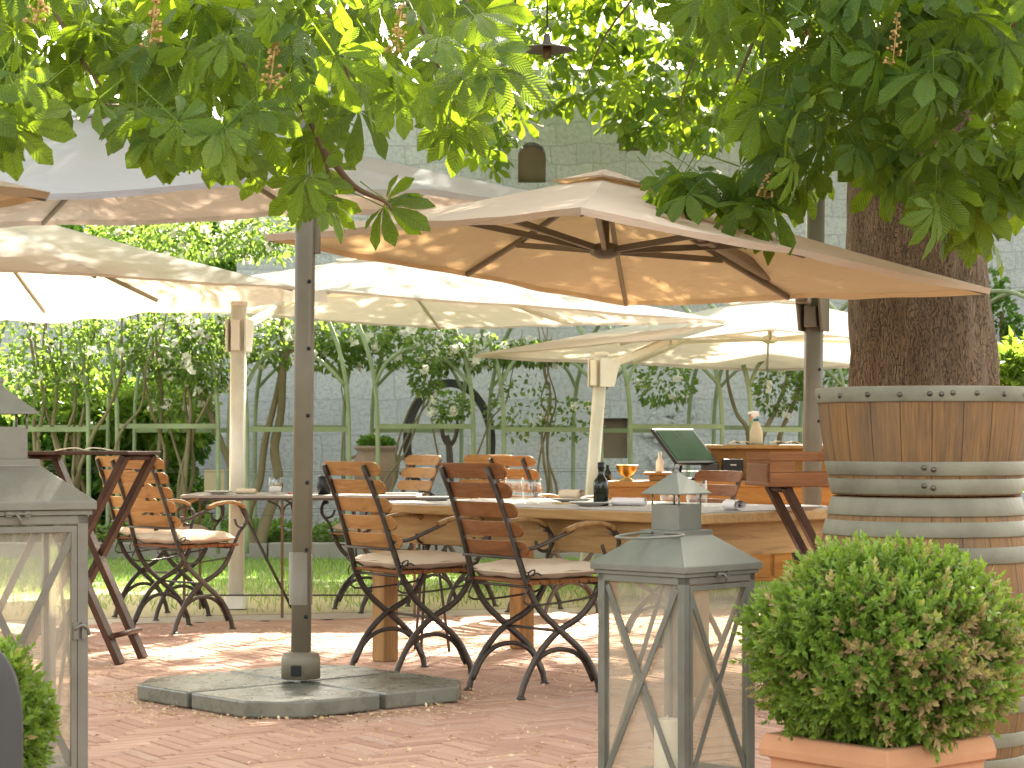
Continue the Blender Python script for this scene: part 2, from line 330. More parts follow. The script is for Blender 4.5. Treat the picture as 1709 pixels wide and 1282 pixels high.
col = t.mix(t.math('MULTIPLY', n1, .7), t.mix(upz, br.outputs[0], br2.outputs[0]), (.66,.665,.675)); col = t.mix(t.ramp(n2, [(.36, (.85,.85,.85)), (.54, (0,0,0))]), col, (.42,.43,.445))
col = t.mix(t.ramp(n3, [(.55, (0,0,0)), (.75, (.4,.4,.4))]), col, (.54,.50,.43))
t.set(col=col, rough=.95, nor=t.bump(n2, 1.0, .05, t.bump(t.mix(upz, br.outputs[1], br2.outputs[1]), -.8, .04))); M['stone'] = t.m
M['stone_warm'] = plain('warm_window_stone', (.50,.40,.28), .95, 0, .3, 6, .5)
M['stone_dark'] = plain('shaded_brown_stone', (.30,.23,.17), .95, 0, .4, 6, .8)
M['tile'] = plain('pinkish_roof_tile', (.42,.30,.25), .85, 0, .4, 9, .4)
M['old_clay'] = plain('mottled_old_clay', (.40,.29,.22), .9, 0, .6, 5, .5)

# ------------------------------------------------------------------ ground
def flat(name, poly, z, mat, kind='structure'):
    o = MB().add([(x, y, z) for x, y in poly], [tuple(range(len(poly)))]).build(name, mat)
    return tag(o, kind=kind)
tag(flat('ground', [(-150,-60),(150,-60),(150,200),(-150,200)], -.05, M['soil']))
edge = lambda x: 12.75+.30*(x+2)
flat('terrace_bed', [(-7,-2),(7,-2),(7,edge(7)),(-7,edge(-7))], -.012, M['mortar'])
flat('gravel_path', [(-7,edge(-7)+.004),(7,edge(7)+.004),(7,edge(7)+.45),(-7,edge(-7)+.45)], -.008, M['gravel'])
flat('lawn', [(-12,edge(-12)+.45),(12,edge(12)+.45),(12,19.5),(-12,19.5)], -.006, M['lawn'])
flat('flower_bed', [(-12,19.66),(12,19.66),(12,24.5),(-12,24.5)], .06, M['soil'])
def bricks():
    Wd, n = .062, 4; L = n*Wd; ang = math.radians(33); ca, sa = math.cos(ang), math.sin(ang)
    V = []; Fc = []; R = []; R_ = int(12/Wd)
    g = .0048
    def put(x0, y0, x1, y1):
        cx, cy = (x0+x1)/2, (y0+y1)/2
        X, Y = cx*ca-cy*sa, cx*sa+cy*ca+9.5
        if not (abs(X) < Y*.27+1.1 and 5.2 < Y < edge(X)-.06): return
        r = rnd.random(); dz = rnd.uniform(-.0025, .0015); tx, ty = rnd.uniform(-.004, .004), rnd.uniform(-.004, .004); b = len(V)
        for (u, v, q) in ((x0+g,y0+g,0),(x1-g,y0+g,0),(x1-g,y1-g,0),(x0+g,y1-g,0),(x0+g,y0+g,1),(x1-g,y0+g,1),(x1-g,y1-g,1),(x0+g,y1-g,1)):
            bb = .0025 if q == 0 else 0
            u2 = u+(bb if u < cx else -bb); v2 = v+(bb if v < cy else -bb)
            V.append((u2*ca-v2*sa, u2*sa+v2*ca+9.5, (dz+(u-cx)*tx+(v-cy)*ty*3) if q == 0 else (dz-.003+(u-cx)*tx+(v-cy)*ty*3)))
        for (u, v) in ((x0+g,y0+g),(x1-g,y0+g),(x1-g,y1-g),(x0+g,y1-g)): V.append((u*ca-v*sa, u*sa+v*ca+9.5, -.03))
        R.extend([r]*12)
        Fc.append((b,b+1,b+2,b+3))
        for k in range(4):
            a, c = k, (k+1) % 4
            Fc.append((b+4+a, b+4+c, b+c, b+a)); Fc.append((b+8+a, b+8+c, b+4+c, b+4+a))
    N = int(9/Wd)
    for r in range(-N, N):
        m0 = (-N-r)//(2*n)
        for m in range(m0, m0+N//n+2):
            x = r+2*n*m; put(x*Wd, r*Wd, (x+n)*Wd, (r+1)*Wd)
            y0 = r-2*n+1+2*n*m; put(r*Wd, y0*Wd, (r+1)*Wd, (y0+n)*Wd)
    return tag(npmesh('brick_terrace', np.array(V), np.array(Fc), M['brick'], None, R), kind='structure')
bricks()
# grass blades on the lawn
nb = 42000
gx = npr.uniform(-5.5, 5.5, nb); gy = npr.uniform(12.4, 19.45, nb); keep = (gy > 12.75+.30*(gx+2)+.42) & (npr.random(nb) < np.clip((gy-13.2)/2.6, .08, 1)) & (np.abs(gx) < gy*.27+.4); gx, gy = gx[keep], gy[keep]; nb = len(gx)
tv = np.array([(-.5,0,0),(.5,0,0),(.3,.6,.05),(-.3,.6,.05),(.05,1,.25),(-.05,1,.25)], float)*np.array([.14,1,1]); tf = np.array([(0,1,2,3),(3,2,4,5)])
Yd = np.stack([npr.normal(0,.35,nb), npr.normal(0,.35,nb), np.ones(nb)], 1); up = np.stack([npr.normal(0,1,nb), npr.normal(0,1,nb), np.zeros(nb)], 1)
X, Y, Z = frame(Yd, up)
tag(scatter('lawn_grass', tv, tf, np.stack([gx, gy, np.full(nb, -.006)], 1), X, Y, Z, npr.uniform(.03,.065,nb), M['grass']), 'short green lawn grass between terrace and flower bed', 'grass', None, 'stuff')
# kerb along the bed
kb = MB(); x = -9.0
while x < 9:
    l = rnd.uniform(.5, .9); kb.box((x+l/2, 19.58, .06), (l-.012, .15, .17+rnd.uniform(-.01,.01))); x += l
tag(kb.build('stone_kerb', M['stone_kerb'], None, .012), 'low grey stone kerb edging the flower bed behind the lawn', 'kerb')

# ------------------------------------------------------------------ old garden wall
WY = 24.0
def wx(px): return XP(px, WY)
def wz(py): return EYE-(py-HZ)*WY/F
def arch_loop(cx, z0, z1, hw, n=12):
    pts = [(cx-hw, z0), (cx+hw, z0)]
    return pts+[(cx+hw*math.cos(PI*i/n), z1-hw+hw*math.sin(PI*i/n)) for i in range(n+1)]
def rect_loop(x0, z0, x1, z1): return [(x0,z0),(x1,z0),(x1,z1),(x0,z1)]
def wall_face(outline, holes, y, thick):
    bm = bmesh.new(); es = []
    def loop(l):
        vs = [bm.verts.new((x, y, z)) for x, z in l]
        for i in range(len(vs)): es.append(bm.edges.new((vs[i], vs[(i+1) % len(vs)])))
    loop(outline)
    for h, _ in holes: loop(h)
    bmesh.ops.triangle_fill(bm, use_beauty=True, use_dissolve=False, edges=es, normal=(0,-1,0))
    mb = MB(); bm.verts.index_update()
    mb.add([v.co for v in bm.verts], [[v.index for v in f.verts] for f in bm.faces]); bm.free()
    for h, dp in holes:
        n = len(h); mb.add([(x, y, z) for x, z in h]+[(x, y+dp, z) for x, z in h], [(i, (i+1) % n, n+(i+1) % n, n+i) for i in range(n)])
    n = len(outline); mb.add([(x, y, z) for x, z in outline]+[(x, y+thick, z) for x, z in outline], [(i, (i+1) % n, n+(i+1) % n, n+i) for i in range(n)]+[tuple(range(n, 2*n))])
    return mb
wl = thing('garden_wall', 'tall old grey ashlar stone wall with arched niche closing the garden', 'wall', (0, 0, 0))
niche = arch_loop(wx(888), wz(305), wz(237), .16); win = rect_loop(wx(1033), wz(252), wx(1078), wz(226)); hole = rect_loop(wx(1003), wz(765), wx(1048), wz(698))
outline = [(-12,-.05),(14,-.05),(14,5.35),(wx(395),5.35),(wx(395),3.0),(-12,2.7)]
wall_face(outline, [(niche,.35),(win,.2),(hole,.14)], WY, .7).build('wall_face', M['stone'], wl)
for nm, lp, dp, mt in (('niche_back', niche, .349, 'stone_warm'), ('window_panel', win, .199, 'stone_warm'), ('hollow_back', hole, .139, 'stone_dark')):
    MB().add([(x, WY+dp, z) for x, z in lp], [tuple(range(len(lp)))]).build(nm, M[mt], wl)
# rubble repair patch and projecting blocks
rb = MB()
for i in range(46):
    x, z = wx(rnd.uniform(1085, 1150)), wz(rnd.uniform(655, 780)); r = rnd.uniform(.04, .1)
    Mt = Matrix.Rotation(rnd.uniform(-.5, .5), 3, 'Y'); rb.box((x, WY-.012, z), (r*1.7, .05+rnd.random()*.02, r*1.1), Mt)
rb.build('rubble_patch', M['stone'], wl, .02)
# gabled stone house far left
hs = thing('stone_house', 'stone house with pinkish tiled gable roof beyond the garden', 'house')
HY = 33.0
def hp(px, py): q = P(px, py, HY); return (q.x, q.z)
gl_ = [hp(-420, 760), hp(196, 760), hp(196, 196), hp(-110, 40), hp(-420, 196)]
wall_face(gl_, [(rect_loop(*hp(40,330), *hp(85,250)), .2)], HY, 7.0).build('wall', M['stone'], hs)
rf = MB()
for (a, b) in ((hp(-112, 30), hp(232, 204)), (hp(-108, 30), hp(-452, 204))):
    for k in range(14):
        t0, t1 = k/14, (k+1.25)/14
        p0 = Vector((a[0]+(b[0]-a[0])*t0, HY-.3, a[1]+(b[1]-a[1])*t0+.06)); p1 = Vector((a[0]+(b[0]-a[0])*t1, HY-.3, a[1]+(b[1]-a[1])*t1+.02))
        for j in range(24):
            y = HY-.3+j*.31; rf.sweep([p0+Vector((0, j*.31, 0)), p1+Vector((0, j*.31, 0))], [(.15*math.cos(PI*i/5), .07*math.sin(PI*i/5)) for i in range(6)], (0,0,1), True)
rf.build('roof', M['tile'], hs)

# ------------------------------------------------------------------ small-leaf foliage
LT = np.array([(0,0,0),(-.22,.35,.05),(0,.35,0),(.22,.35,.05),(-.2,.7,.05),(0,.7,-.03),(.2,.7,.05),(0,1,-.1)], float)
LF = np.array([(0,2,1,1),(0,3,2,2),(1,2,5,4),(2,3,6,5),(4,5,7,7),(5,6,7,7)])
LF4 = np.array([(1,0,2,2),(2,0,3,3),(1,2,5,4),(2,3,6,5),(4,5,7,7),(5,6,7,7)])
LQ = np.array([(0,0,0),(-.28,.5,.06),(0,1,-.08),(.28,.5,.06)], float); LQF = np.array([(0,3,2,1)])
def tri_fix(f): return f
def blob_points(blobs, n):
    """n points spread in ellipsoid shells; blobs: (cx,cy,cz,rx,ry,rz)"""
    b = np.array(blobs); vol = b[:,3]*b[:,4]+b[:,3]*b[:,5]+b[:,4]*b[:,5]; k = npr.choice(len(b), n, p=vol/vol.sum())
    d = unit(npr.normal(0, 1, (n, 3))); r = npr.uniform(.35, 1, n)**.5
    return b[k,:3]+d*b[k,3:]*r[:,None], d
def leaf_cloud(name, blobs, n, size, mat, parent=None, droop=.3, r=None):
    p, d = blob_points(blobs, n); d = d+npr.normal(0, .7, (n,3)); d[:,2] -= droop
    up = unit(npr.normal(0, 1, (n,3))+np.array([0,-.2,.9])); X, Y, Z = frame(d, up)
    return scatter(name, LQ, LQF, p, X, Y, Z, npr.uniform(size*.6, size*1.3, n), mat, parent, r)

# ------------------------------------------------------------------ rose pergola: hooped tunnel seen from outside
pg = thing('rose_pergola', 'sage green iron tunnel pergola of arched hoops before the stone wall', 'pergola', (0,0,0))
ax0 = Vector((-6.2, 18.9, .06)); axd = Vector((1, .10, 0)); hv = Vector((-1.35, 1.75, 0)); NB = 10; bay = 1.17
def hoop_path(b): 
    pts = [b, b+Vector((0,0,.9)), b+Vector((0,0,1.45))+hv*.012, b+Vector((0,0,1.85))+hv*.07, b+Vector((0,0,2.2))+hv*.18, b+Vector((0,0,2.45))+hv*.33, b+Vector((0,0,2.53))+hv*.5]
    far = [b+hv*(1-((q-b).dot(hv)/hv.length_squared))+Vector((0,0,(q-b).z)) for q in pts[:-1]]
    return spline(pts+far[::-1], 4)
for i in range(NB+1):
    for o in (0, .27):
        b = ax0+axd*(bay*i+o+rnd.uniform(-.02,.02))
        MB().sweep(hoop_path(b), rrect(.040,.040,.010,1), axd, True).build('hoop', M['green_paint'], pg)
for side in (0, 1):
    for i in range(NB):
        b = ax0+axd*(bay*i+.27)+hv*side; e = ax0+axd*(bay*(i+1))+hv*side; zz = 1.14 if i % 2 else 1.17
        MB().bar(b+Vector((0,0,zz)), e+Vector((0,0,zz)), .036,.044).build('rail', M['green_paint'], pg)
        sh = hv*(.06 if side == 0 else -.06); q = [b+Vector((0,0,1.6))+sh*.3]
        mid = (b+e)/2
        q = spline([b+Vector((0,0,1.55))+sh*.3, b*.8+e*.2+Vector((0,0,1.78))+sh, mid+Vector((0,0,1.9))+sh*1.4, b*.2+e*.8+Vector((0,0,1.78))+sh, e+Vector((0,0,1.55))+sh*.3], 5)
        MB().sweep(q, rrect(.034,.034,.008,1), (0,1,0), True).build('arch', M['green_paint'], pg)
wr = MB()
for zz in (.35, .75):
    for side in (0, 1): wr.tube([ax0+hv*side+Vector((0,0,zz)), ax0+axd*(bay*NB+.27)+hv*side+Vector((0,0,zz))], .002, 4)
wr.build('wire', M['iron'], pg)

def rose(px, d, canes, h, fol, nl, nf, label, lean=0.0, thick=.03):
    b = Vector((XP(px, d), d, .05)); r = thing('climbing_rose', label, 'climbing rose', b, 0, 'climbing roses on the pergola')
    for k in range(canes):
        a = rnd.uniform(-1, 1); pts = [Vector((rnd.uniform(-.05,.05), 0, 0))]; x = pts[0].x; n = 7
        for i in range(1, n+1): x += a*.10+rnd.uniform(-.10,.10)+lean*.08; pts.append(Vector((x, rnd.uniform(-.1,.1), h*i/n*rnd.uniform(.92,1.05))))
        sp = spline(pts, 5); tk = thick*rnd.uniform(.5, 1); MB().tube(sp, tk, 6, [1-.7*i/len(sp) for i in range(len(sp))]).build('cane', M['stem'], r)
    bl = [(q.x-b.x, q.y-b.y, q.z-b.z, rx, ry, rz) for (q, rx, ry, rz) in fol]
    leaf_cloud('foliage', bl, nl, .068, M['rose_leaf'], r, .5)
    if nf:
        p, dd = blob_points(bl, nf); p = p+dd*.03; k = 10
        c = np.repeat(p, k, 0)+npr.normal(0, .014, (nf*k, 3)); Y = unit(npr.normal(0,1,(nf*k,3))+np.array([0,-.7,.2])); X, Y, Z = frame(Y, npr.normal(0,1,(nf*k,3)))
        scatter('blossom', np.array([(-.5,0,0),(.5,0,0),(.45,.8,.2),(-.45,.8,.2)], float), np.array([(0,1,2,3)]), c, X, Y, Z, npr.uniform(.035,.06,nf*k), M['blossom'], r)
    return r
R_ = lambda px, py, d, a, b, c: (P(px, py, d), a, b, c)
rose(118, 19.2, 9, 2.5, [R_(60,560,19.2,.7,.4,.45), R_(150,600,19.2,.5,.35,.4), R_(210,560,19.6,.55,.4,.35), R_(30,640,19,.3,.3,.35), R_(240,400,19.3,.55,.5,.25)], 3000, 25, 'dense climbing rose with pale twisting canes beside the big left lantern', .2)
rose(300, 19.4, 7, 2.5, [R_(290,570,19.4,.5,.4,.3), R_(350,590,19.3,.4,.3,.35), R_(300,650,19.6,.4,.3,.3), R_(340,395,19.6,.8,.5,.22)], 3600, 110, 'climbing rose thick with white blossom above the cantilever umbrella', .3)
rose(425, 19.6, 3, 2.4, [R_(430,560,19.6,.4,.35,.25), R_(470,580,19.6,.35,.3,.2), R_(450,390,20,.5,.5,.28), R_(520,560,20,.5,.3,.18)], 1600, 35, 'old rose with a forked dark trunk behind the cream umbrella pole', -.2, .075)
rose(610, 20.2, 4, 2.3, [R_(590,560,20.2,.55,.4,.18), R_(640,590,20.2,.35,.3,.14), R_(560,590,20.2,.25,.3,.2)], 1300, 25, 'leafy climbing rose arching over the stone urn', .5, .02)
rose(745, 20.0, 3, 2.1, [R_(725,575,19.7,.28,.3,.28), R_(712,630,19.6,.16,.2,.2), R_(742,690,19.6,.10,.15,.1), R_(800,590,19.8,.4,.3,.16), R_(900,590,20,.5,.3,.1)], 1700, 62, 'climbing rose with white flower clusters hanging before the iron hoop', .2, .02)
rose(925, 19.8, 4, 2.1, [R_(870,680,20,.35,.3,.3), R_(960,700,20,.3,.3,.2), R_(920,590,20,.4,.3,.12)], 480, 8, 'sparse climbing rose of bare looping canes left of the cream slanted pole', .1, .026)
rose(1250, 20.4, 3, 2.0, [R_(1300,650,20.4,.25,.3,.25), R_(1390,640,20.4,.4,.3,.25), R_(1340,600,20.4,.5,.3,.12), R_(1110,640,20.6,.3,.3,.25)], 1500, 26, 'climbing rose with stout brown canes behind the wooden sideboard', .2, .05)
# hedges and shrubs
def hedge(name, label, cat, blobs, n, size, mat='hedge_leaf', stems=5, group=None):
    c = Vector(blobs[0][:3]); z0 = .05; r = thing(name, label, cat, (c.x, c.y, z0), 0, group)
    bl = [(a-c.x, b-c.y, z-z0, rx, ry, rz) for a, b, z, rx, ry, rz in blobs]
    sb = MB()
    for k in range(stems):
        q = bl[k % len(bl)]; sb.tube(spline([(q[0]*.4+rnd.uniform(-.1,.1), q[1]*.4, 0), (q[0]*.8, q[1]*.7, q[2]*.55), (q[0], q[1], q[2])], 4), .025 if size > .05 else .008, 6)
    sb.build('stem', M['twig'], r); leaf_cloud('foliage', bl, n, size, M[mat], r, .2); return r
B = lambda px, py, d, a, b, c: (*P(px, py, d), a, b, c)
hedge('laurel_hedge', 'dark green laurel hedge filling the left end of the pergola', 'hedge', [B(60,820,22,.9,.7,.8), B(200,760,22,.7,.7,.75), B(250,850,22,.6,.6,.7), B(130,690,22.2,.8,.6,.5), B(-80,740,22,.8,.7,1.1), B(290,700,22.3,.45,.5,.5)], 26000, .10)
hedge('lime_shrub', 'bright yellow green shrub before the dark laurel hedge', 'shrub', [B(190,690,21.3,.55,.3,.25), B(260,680,21.3,.4,.3,.22), B(110,640,21.5,.4,.3,.2), B(290,720,21.3,.25,.3,.2)], 2600, .11, 'yellow_leaf', 4)
hedge('garden_tree', 'tall leafy tree standing beyond the low wall at far left', 'tree', [B(330,470,27,1.5,1.0,1.1), B(200,420,27,1.6,1,1.0), B(40,480,27,1.4,1,1.2), B(-150,400,27,1.6,1,1.5), B(470,500,27,.9,.9,.9), B(420,390,27.5,.9,.9,.6)], 16000, .17, 'hedge_leaf', 6)
hedge('bright_shrub', 'bright lime shrub beside the tree trunk at right', 'shrub', [B(1690,640,14,.22,.2,.22), B(1730,610,14.2,.25,.2,.22), B(1700,700,14,.3,.2,.4)], 1800, .10, 'yellow_leaf', 3)
hedge('wall_creeper', 'hanging green creeper on stone wall right of the trunk', 'creeper', [B(1672,520,23.6,.12,.1,.3), B(1690,560,23.6,.12,.1,.25), B(1655,480,23.6,.15,.1,.2), B(1700,600,23.6,.2,.1,.2)], 700, .09, 'hedge_leaf', 2)
k = 0
for (px, py, s, lab) in ((225,880,.26,'green bedding plant behind the wooden chair at far left'),(290,885,.24,'green bedding plant left of the cream pole'),(350,880,.28,'bushy bedding plant under the beige sign'),(430,895,.2,'small bedding plant right of the cream pole'),(560,905,.2,'bedding plant beside the front taupe pole'),(770,912,.24,'leafy bedding plant left of the standing chair back'),(830,905,.28,'rounded bedding plant below the iron hoop'),(925,915,.2,'bedding plant seen under the oak table'),(1060,900,.26,'bedding plant left of the sideboard')):
    q = P(px, py, 20.1); hedge('bedding_plant', lab, 'plant', [(q.x, 20.1, .2, s*1.1, .2, s*.6), (q.x+.2, 20.2, .22, s*.8, .2, s*.55), (q.x-.2, 20.0, .16, s*.7, .2, s*.5)], 800, .06, 'hedge_leaf' if k % 2 else 'rose_leaf', 3, 'plants in the flower bed'); k += 1
# iron hoop, urn, dark trunk, sign
q = P(750, 770, 21.6)
pts = [(q.x+.435*math.cos(a), 0, 1.1+.62*math.sin(a)) for a in [2*PI*i/48 for i in range(48)]]
tag(MB().sweep([(x, 21.6, z-.03) for x, _, z in pts], rect(.085,.075), (0,1,0), False, closed=True).build('iron_hoop', M['hoop_iron'], None, .006), 'large dark oval iron hoop standing against the stone wall', 'hoop')
ped = P(628, 760, 21.2); ur = thing('clay_urn', 'mottled old clay urn on a pedestal behind pergola posts', 'urn', (ped.x, 21.2, .06))
MB().lathe([(0,0),(.22,0),(.22,.1),(.17,.14),(.17,.38),(.2,.42),(.2,.46),(0,.46)], 28).build('pedestal', M['stone_kerb'], ur)
MB().lathe([(0,.46),(.13,.46),(.16,.52),(.22,.66),(.24,.8),(.2,.9),(.19,.93),(.225,.95),(.225,.985),(.19,.985),(.17,.93),(0,.93)], 32).build('bowl', M['old_clay'], ur)
for s in (-1, 1): MB().tube(spline([(s*.2,0,.88),(s*.3,0,.84),(s*.31,0,.74),(s*.235,0,.7)], 5), .016, 8).build('handle', M['old_clay'], ur)
hedge('urn_plant', 'low mound of dark green parsley like leaves in clay urn', 'plant', [(ped.x, 21.2, 1.06, .19, .16, .07), (ped.x-.07, 21.15, 1.09, .1, .1, .06), (ped.x+.08, 21.15, 1.08, .1, .1, .05)], 1500, .035, 'hedge_leaf', 3)
st = P(750, 850, 21.0); dt = thing('young_tree', 'slim dark trunked young tree forking inside the iron hoop', 'tree', (st.x, 21.0, .05))
MB().tube(spline([(0,0,0),(.01,0,.5),(0,0,.95),(-.03,0,1.1)], 5), .045, 8, [1-.4*i/15 for i in range(16)]).build('trunk', M['iron'], dt)
for s in (-1, 1): MB().tube(spline([(0,0,.98),(s*.06,0,1.08),(s*.08,0,1.25),(s*.05,0,1.33)], 4), .024, 6).build('limb', M['iron'], dt)
leaf_cloud('crown', [(0,0,1.42,.22,.2,.12),(.12,-.05,1.38,.14,.1,.1)], 260, .06, M['rose_leaf'], dt)
sg = P(358, 800, 20.6); sn = thing('garden_sign', 'beige board on thin iron stand in the flower bed', 'sign', (sg.x, 20.6, .06))
MB().box((0,0,.62),(.2,.02,.26)).build('board', M['beige_sign'], sn, .004)
for s in (-1, 1): MB().bar((s*.09,0.015,0),(s*.09,0.015,.5),.012,.012,(0,1,0)).build('leg', M['iron'], sn)
MB().bar((-.09,.015,.42),(.09,.015,.42),.012,.012,(0,1,0)).build('cross_bar', M['iron'], sn)

# ------------------------------------------------------------------ umbrellas
def canopy_mesh(cs, peak, hem, sag=.04, wr=.006, seed=0):
    rg = random.Random(seed); nu, nv = 28, 18; mb = MB(); n = len(cs)
    ph = [rg.uniform(0, 6) for _ in range(8)]
    def pt(a, b, u, v, i):
        e = a.lerp(b, u); inn = .014*math.sin(PI*u); p = peak.lerp(e, v*(1-inn*.6))
        s = math.sin(2*PI*u)**2
        z = -sag*s*math.sin(PI*v*.88)-.035*math.sin(PI*v)*(1-s)*.5
        z += wr*v*(math.sin(u*34+ph[i]+3*math.sin(v*5+ph[i+4]))*.5+math.sin(v*26+ph[i]*2+4*u)*.5)*math.sin(PI*u)
        return p+Vector((0,0,z))
    for i in range(n):
        a, b = cs[i], cs[(i+1) % n]; vs = [pt(a, b, u/nu, v/nv, i) for v in range(nv+1) for u in range(nu+1)]
        k = nu+1; mb.add(vs, [(v*k+u, v*k+u+1, (v+1)*k+u+1, (v+1)*k+u) for v in range(nv) for u in range(nu)], True)
        edge_ = vs[nv*k:]; h = hem[i] if isinstance(hem, (list, tuple)) else hem
        lo = [q+Vector((0, 0, -h*(1+.10*math.sin(j*.9+ph[i]))))+(q-peak).normalized()*(-.012) for j, q in enumerate(edge_)]
        mb.add(edge_+lo, [(j, j+1, k+j+1, k+j) for j in range(nu)], True)
    return mb, pt
def umbrella(label, cs, peak, fab, metal, hem, pole=None, clamp_z=None, arm_to=None, top_arm=None, hub_drop=.33, base=None, lean=(0,0), pole_r=.042, vent=True, seed=0, holes=True, sag=.024):
    root = thing('cantilever_umbrella', label, 'umbrella', Vector((peak.x, peak.y, 0)) if pole is None else Vector((pole[0], pole[1], 0)), 0, 'cantilever umbrellas over the terrace')
    inv = root.location.copy()
    def bld(mb, name, mat, parent=root, bv=0):
        mb.v = [tuple(Vector(v)-inv) for v in mb.v]; return mb.build(name, mat, parent, bv)
    mb, pt = canopy_mesh(cs, peak, hem, sag, .005, seed); cn = bld(mb, 'canopy', fab)
    if vent:
        vs = [peak.lerp(c, .16)+Vector((0,0,.022)) for c in cs]; m2, _ = canopy_mesh(vs, peak+Vector((0,0,.028)), .012, .0, .001, seed); bld(m2, 'vent_cap', fab, cn)
    hub = peak+Vector((0,0,-hub_drop)); n = len(cs)
    ribs = []
    for i in range(n):
        ribs.append(lambda v, i=i: pt(cs[i], cs[(i+1) % n], 0, v, i)-Vector((0,0,.022)))
        ribs.append(lambda v, i=i: pt(cs[i], cs[(i+1) % n], .5, v, i)-Vector((0,0,.022)))
    for i, f in enumerate(ribs):
        bld(MB().sweep([f(.03), f(.25), f(.5), f(.75), f(.985)], rrect(.022,.03,.006,1), (0,0,1), False), 'rib', metal)
        q = f(.5 if i % 2 == 0 else .6)
        bld(MB().bar(hub+(q-hub)*.06, q-Vector((0,0,.012)), .02, .028), 'strut', metal)
    bld(MB().lathe([(0,-.035),(.03,-.035),(.07,-.015),(.075,.01),(.06,.03),(.02,.04),(.02,hub_drop-.03),(0,hub_drop-.03)], 16, hub), 'hub', metal)
    if pole:
        x, y, zt = pole; L = Vector((lean[0], lean[1], 0)); b0 = Vector((x, y, .0 if not base else .09)); tp = Vector((x, y, zt))+L*zt
        po = bld(MB().sweep([b0, tp], rrect(pole_r*2, pole_r*2, pole_r*.55, 3), (0,1,0), True), 'pole', metal)
        bld(MB().sweep([tp, tp+Vector((0,0,.03))], rrect(pole_r*2.2, pole_r*2.2, pole_r*.6, 3), (0,1,0), False), 'pole_cap', metal, root, .006)
        at = lambda z: Vector((x, y, 0))+L*z+Vector((0,0,z))
        if holes:
            hb = MB(); z = .35
            while z < zt-.3: 
                hb.lathe([(0,0),(.0085,0),(.0085,.006),(0,.006)], 10).v
                hb_v = hb.v[-40:]; base_i = len(hb.v)-40
                for j, q in enumerate(hb_v): hb.v[base_i+j] = tuple(at(z)+Vector((q[0]+pole_r*.55, -pole_r-q[2]+.002, q[1])))
                z += .285
            bld(hb, 'screw_hole', M['black'])
        if clamp_z:
            c = at(clamp_z); dirv = (arm_to-c); dh = Vector((dirv.x, dirv.y, 0)).normalized(); nrm = dh.cross(Vector((0,0,1)))
            cl = MB(); pr = [(-.075,-.11),(.085,-.11),(.15,.06),(.13,.11),(-.075,.11)]
            for s in (-1, 1):
                o = c+nrm*(s*(pole_r+.012)); vs = [o+dh*a+Vector((0,0,b))+nrm*t for t in (-.008,.008) for a, b in pr]
                cl.add(vs, [tuple(range(5)), (9,8,7,6,5)]+[(j,(j+1)%5,5+(j+1)%5,5+j) for j in range(5)])
            cl.box(c-dh*.06, (.06,.06,.2), Matrix.Rotation(math.atan2(dh.y, dh.x), 3, 'Z')); cl.box(c+dh*.07+Vector((0,0,-.03)), (.05,.07,.12), Matrix.Rotation(math.atan2(dh.y, dh.x), 3, 'Z'))
            bld(cl, 'clamp', metal, root, .006)
            s0 = c+dh*.11+Vector((0,0,.06)); bld(MB().sweep([s0, arm_to], rrect(.04,.06,.01,2), (0,0,1), False), 'arm', metal)
            for s_ in (.0, 1): bld(MB().box(s0.lerp(arm_to, .06+.86*s_), (.07,.07,.08), Matrix.Rotation(math.atan2(dh.y, dh.x), 3, 'Z') @ Matrix.Rotation(-math.atan2((arm_to-s0).z, Vector(((arm_to-s0).x,(arm_to-s0).y,0)).length), 3, 'Y')), 'arm_joint', metal, root, .006)
        if top_arm is not None: bld(MB().bar(at(zt-.05), top_arm, .045, .07), 'top_arm', metal)
    return root
def corners(*pts): return [P(*q) for q in pts]
# U1: grey canopy beyond the front taupe pole
N, R, Fp = corners((445,297,9.9),(960,334,12.2),(70,369,13.0)); L = N+Fp-R; L.z -= .04
pk = P(240, 172, 11.4)
u1 = umbrella('grey white cantilever umbrella on the front taupe pole with slab base', [N, R, Fp, L], pk, M['fab_grey'], M['pole_grey'], .035, pole=(XP(502,8.95), 8.95, 2.74), lean=(.010,0), top_arm=P(395,205,10.1), base=True, seed=1, pole_r=.041, sag=.07)
inv = u1.location.copy()
hd = P(529, 400, 8.95)-inv
hn = MB().sweep([hd+Vector((0,-.0,.22)), hd+Vector((0,0,-.06))], rrect(.03,.055,.01,2), (0,1,0), False).build('crank_rail', M['pole_grey'], u1, .004)
MB().lathe([(.0,.0),(.083,.0),(.083,.085),(.076,.105),(.05,.115),(0,.115)], 32, (0,0,.085)).build('base_collar', M['pole_grey'], u1)
MB().lathe([(.05,0),(.05,.22),(.042,.225)], 20, (.0,0,.40)).build('pole_sleeve', M['pole_grey'], u1)
MB().box((-.012,-.084,.125),(.045,.02,.045)).build('pedal', M['black'], u1, .004)
lb = MB().box((.0,0,0),(.06,.002,.014)); 
# four ballast slabs, one leaning seam cross
for k in range(4):
    a0 = math.radians(42+90*k); sl = .565; gp = .016; ch = .17
    poly = [(gp,gp),(sl,gp),(sl,sl-ch),(sl-ch,sl),(gp,sl)]; ca, sa = math.cos(a0), math.sin(a0)
    poly = [(x*ca-y*sa, x*sa+y*ca) for x, y in poly]
    s_ = MB().prism(poly, .004, .07).build('base_slab', M['slab'], u1, .008)
    if k == 2:
        e0, e1 = poly[1], poly[2]; 
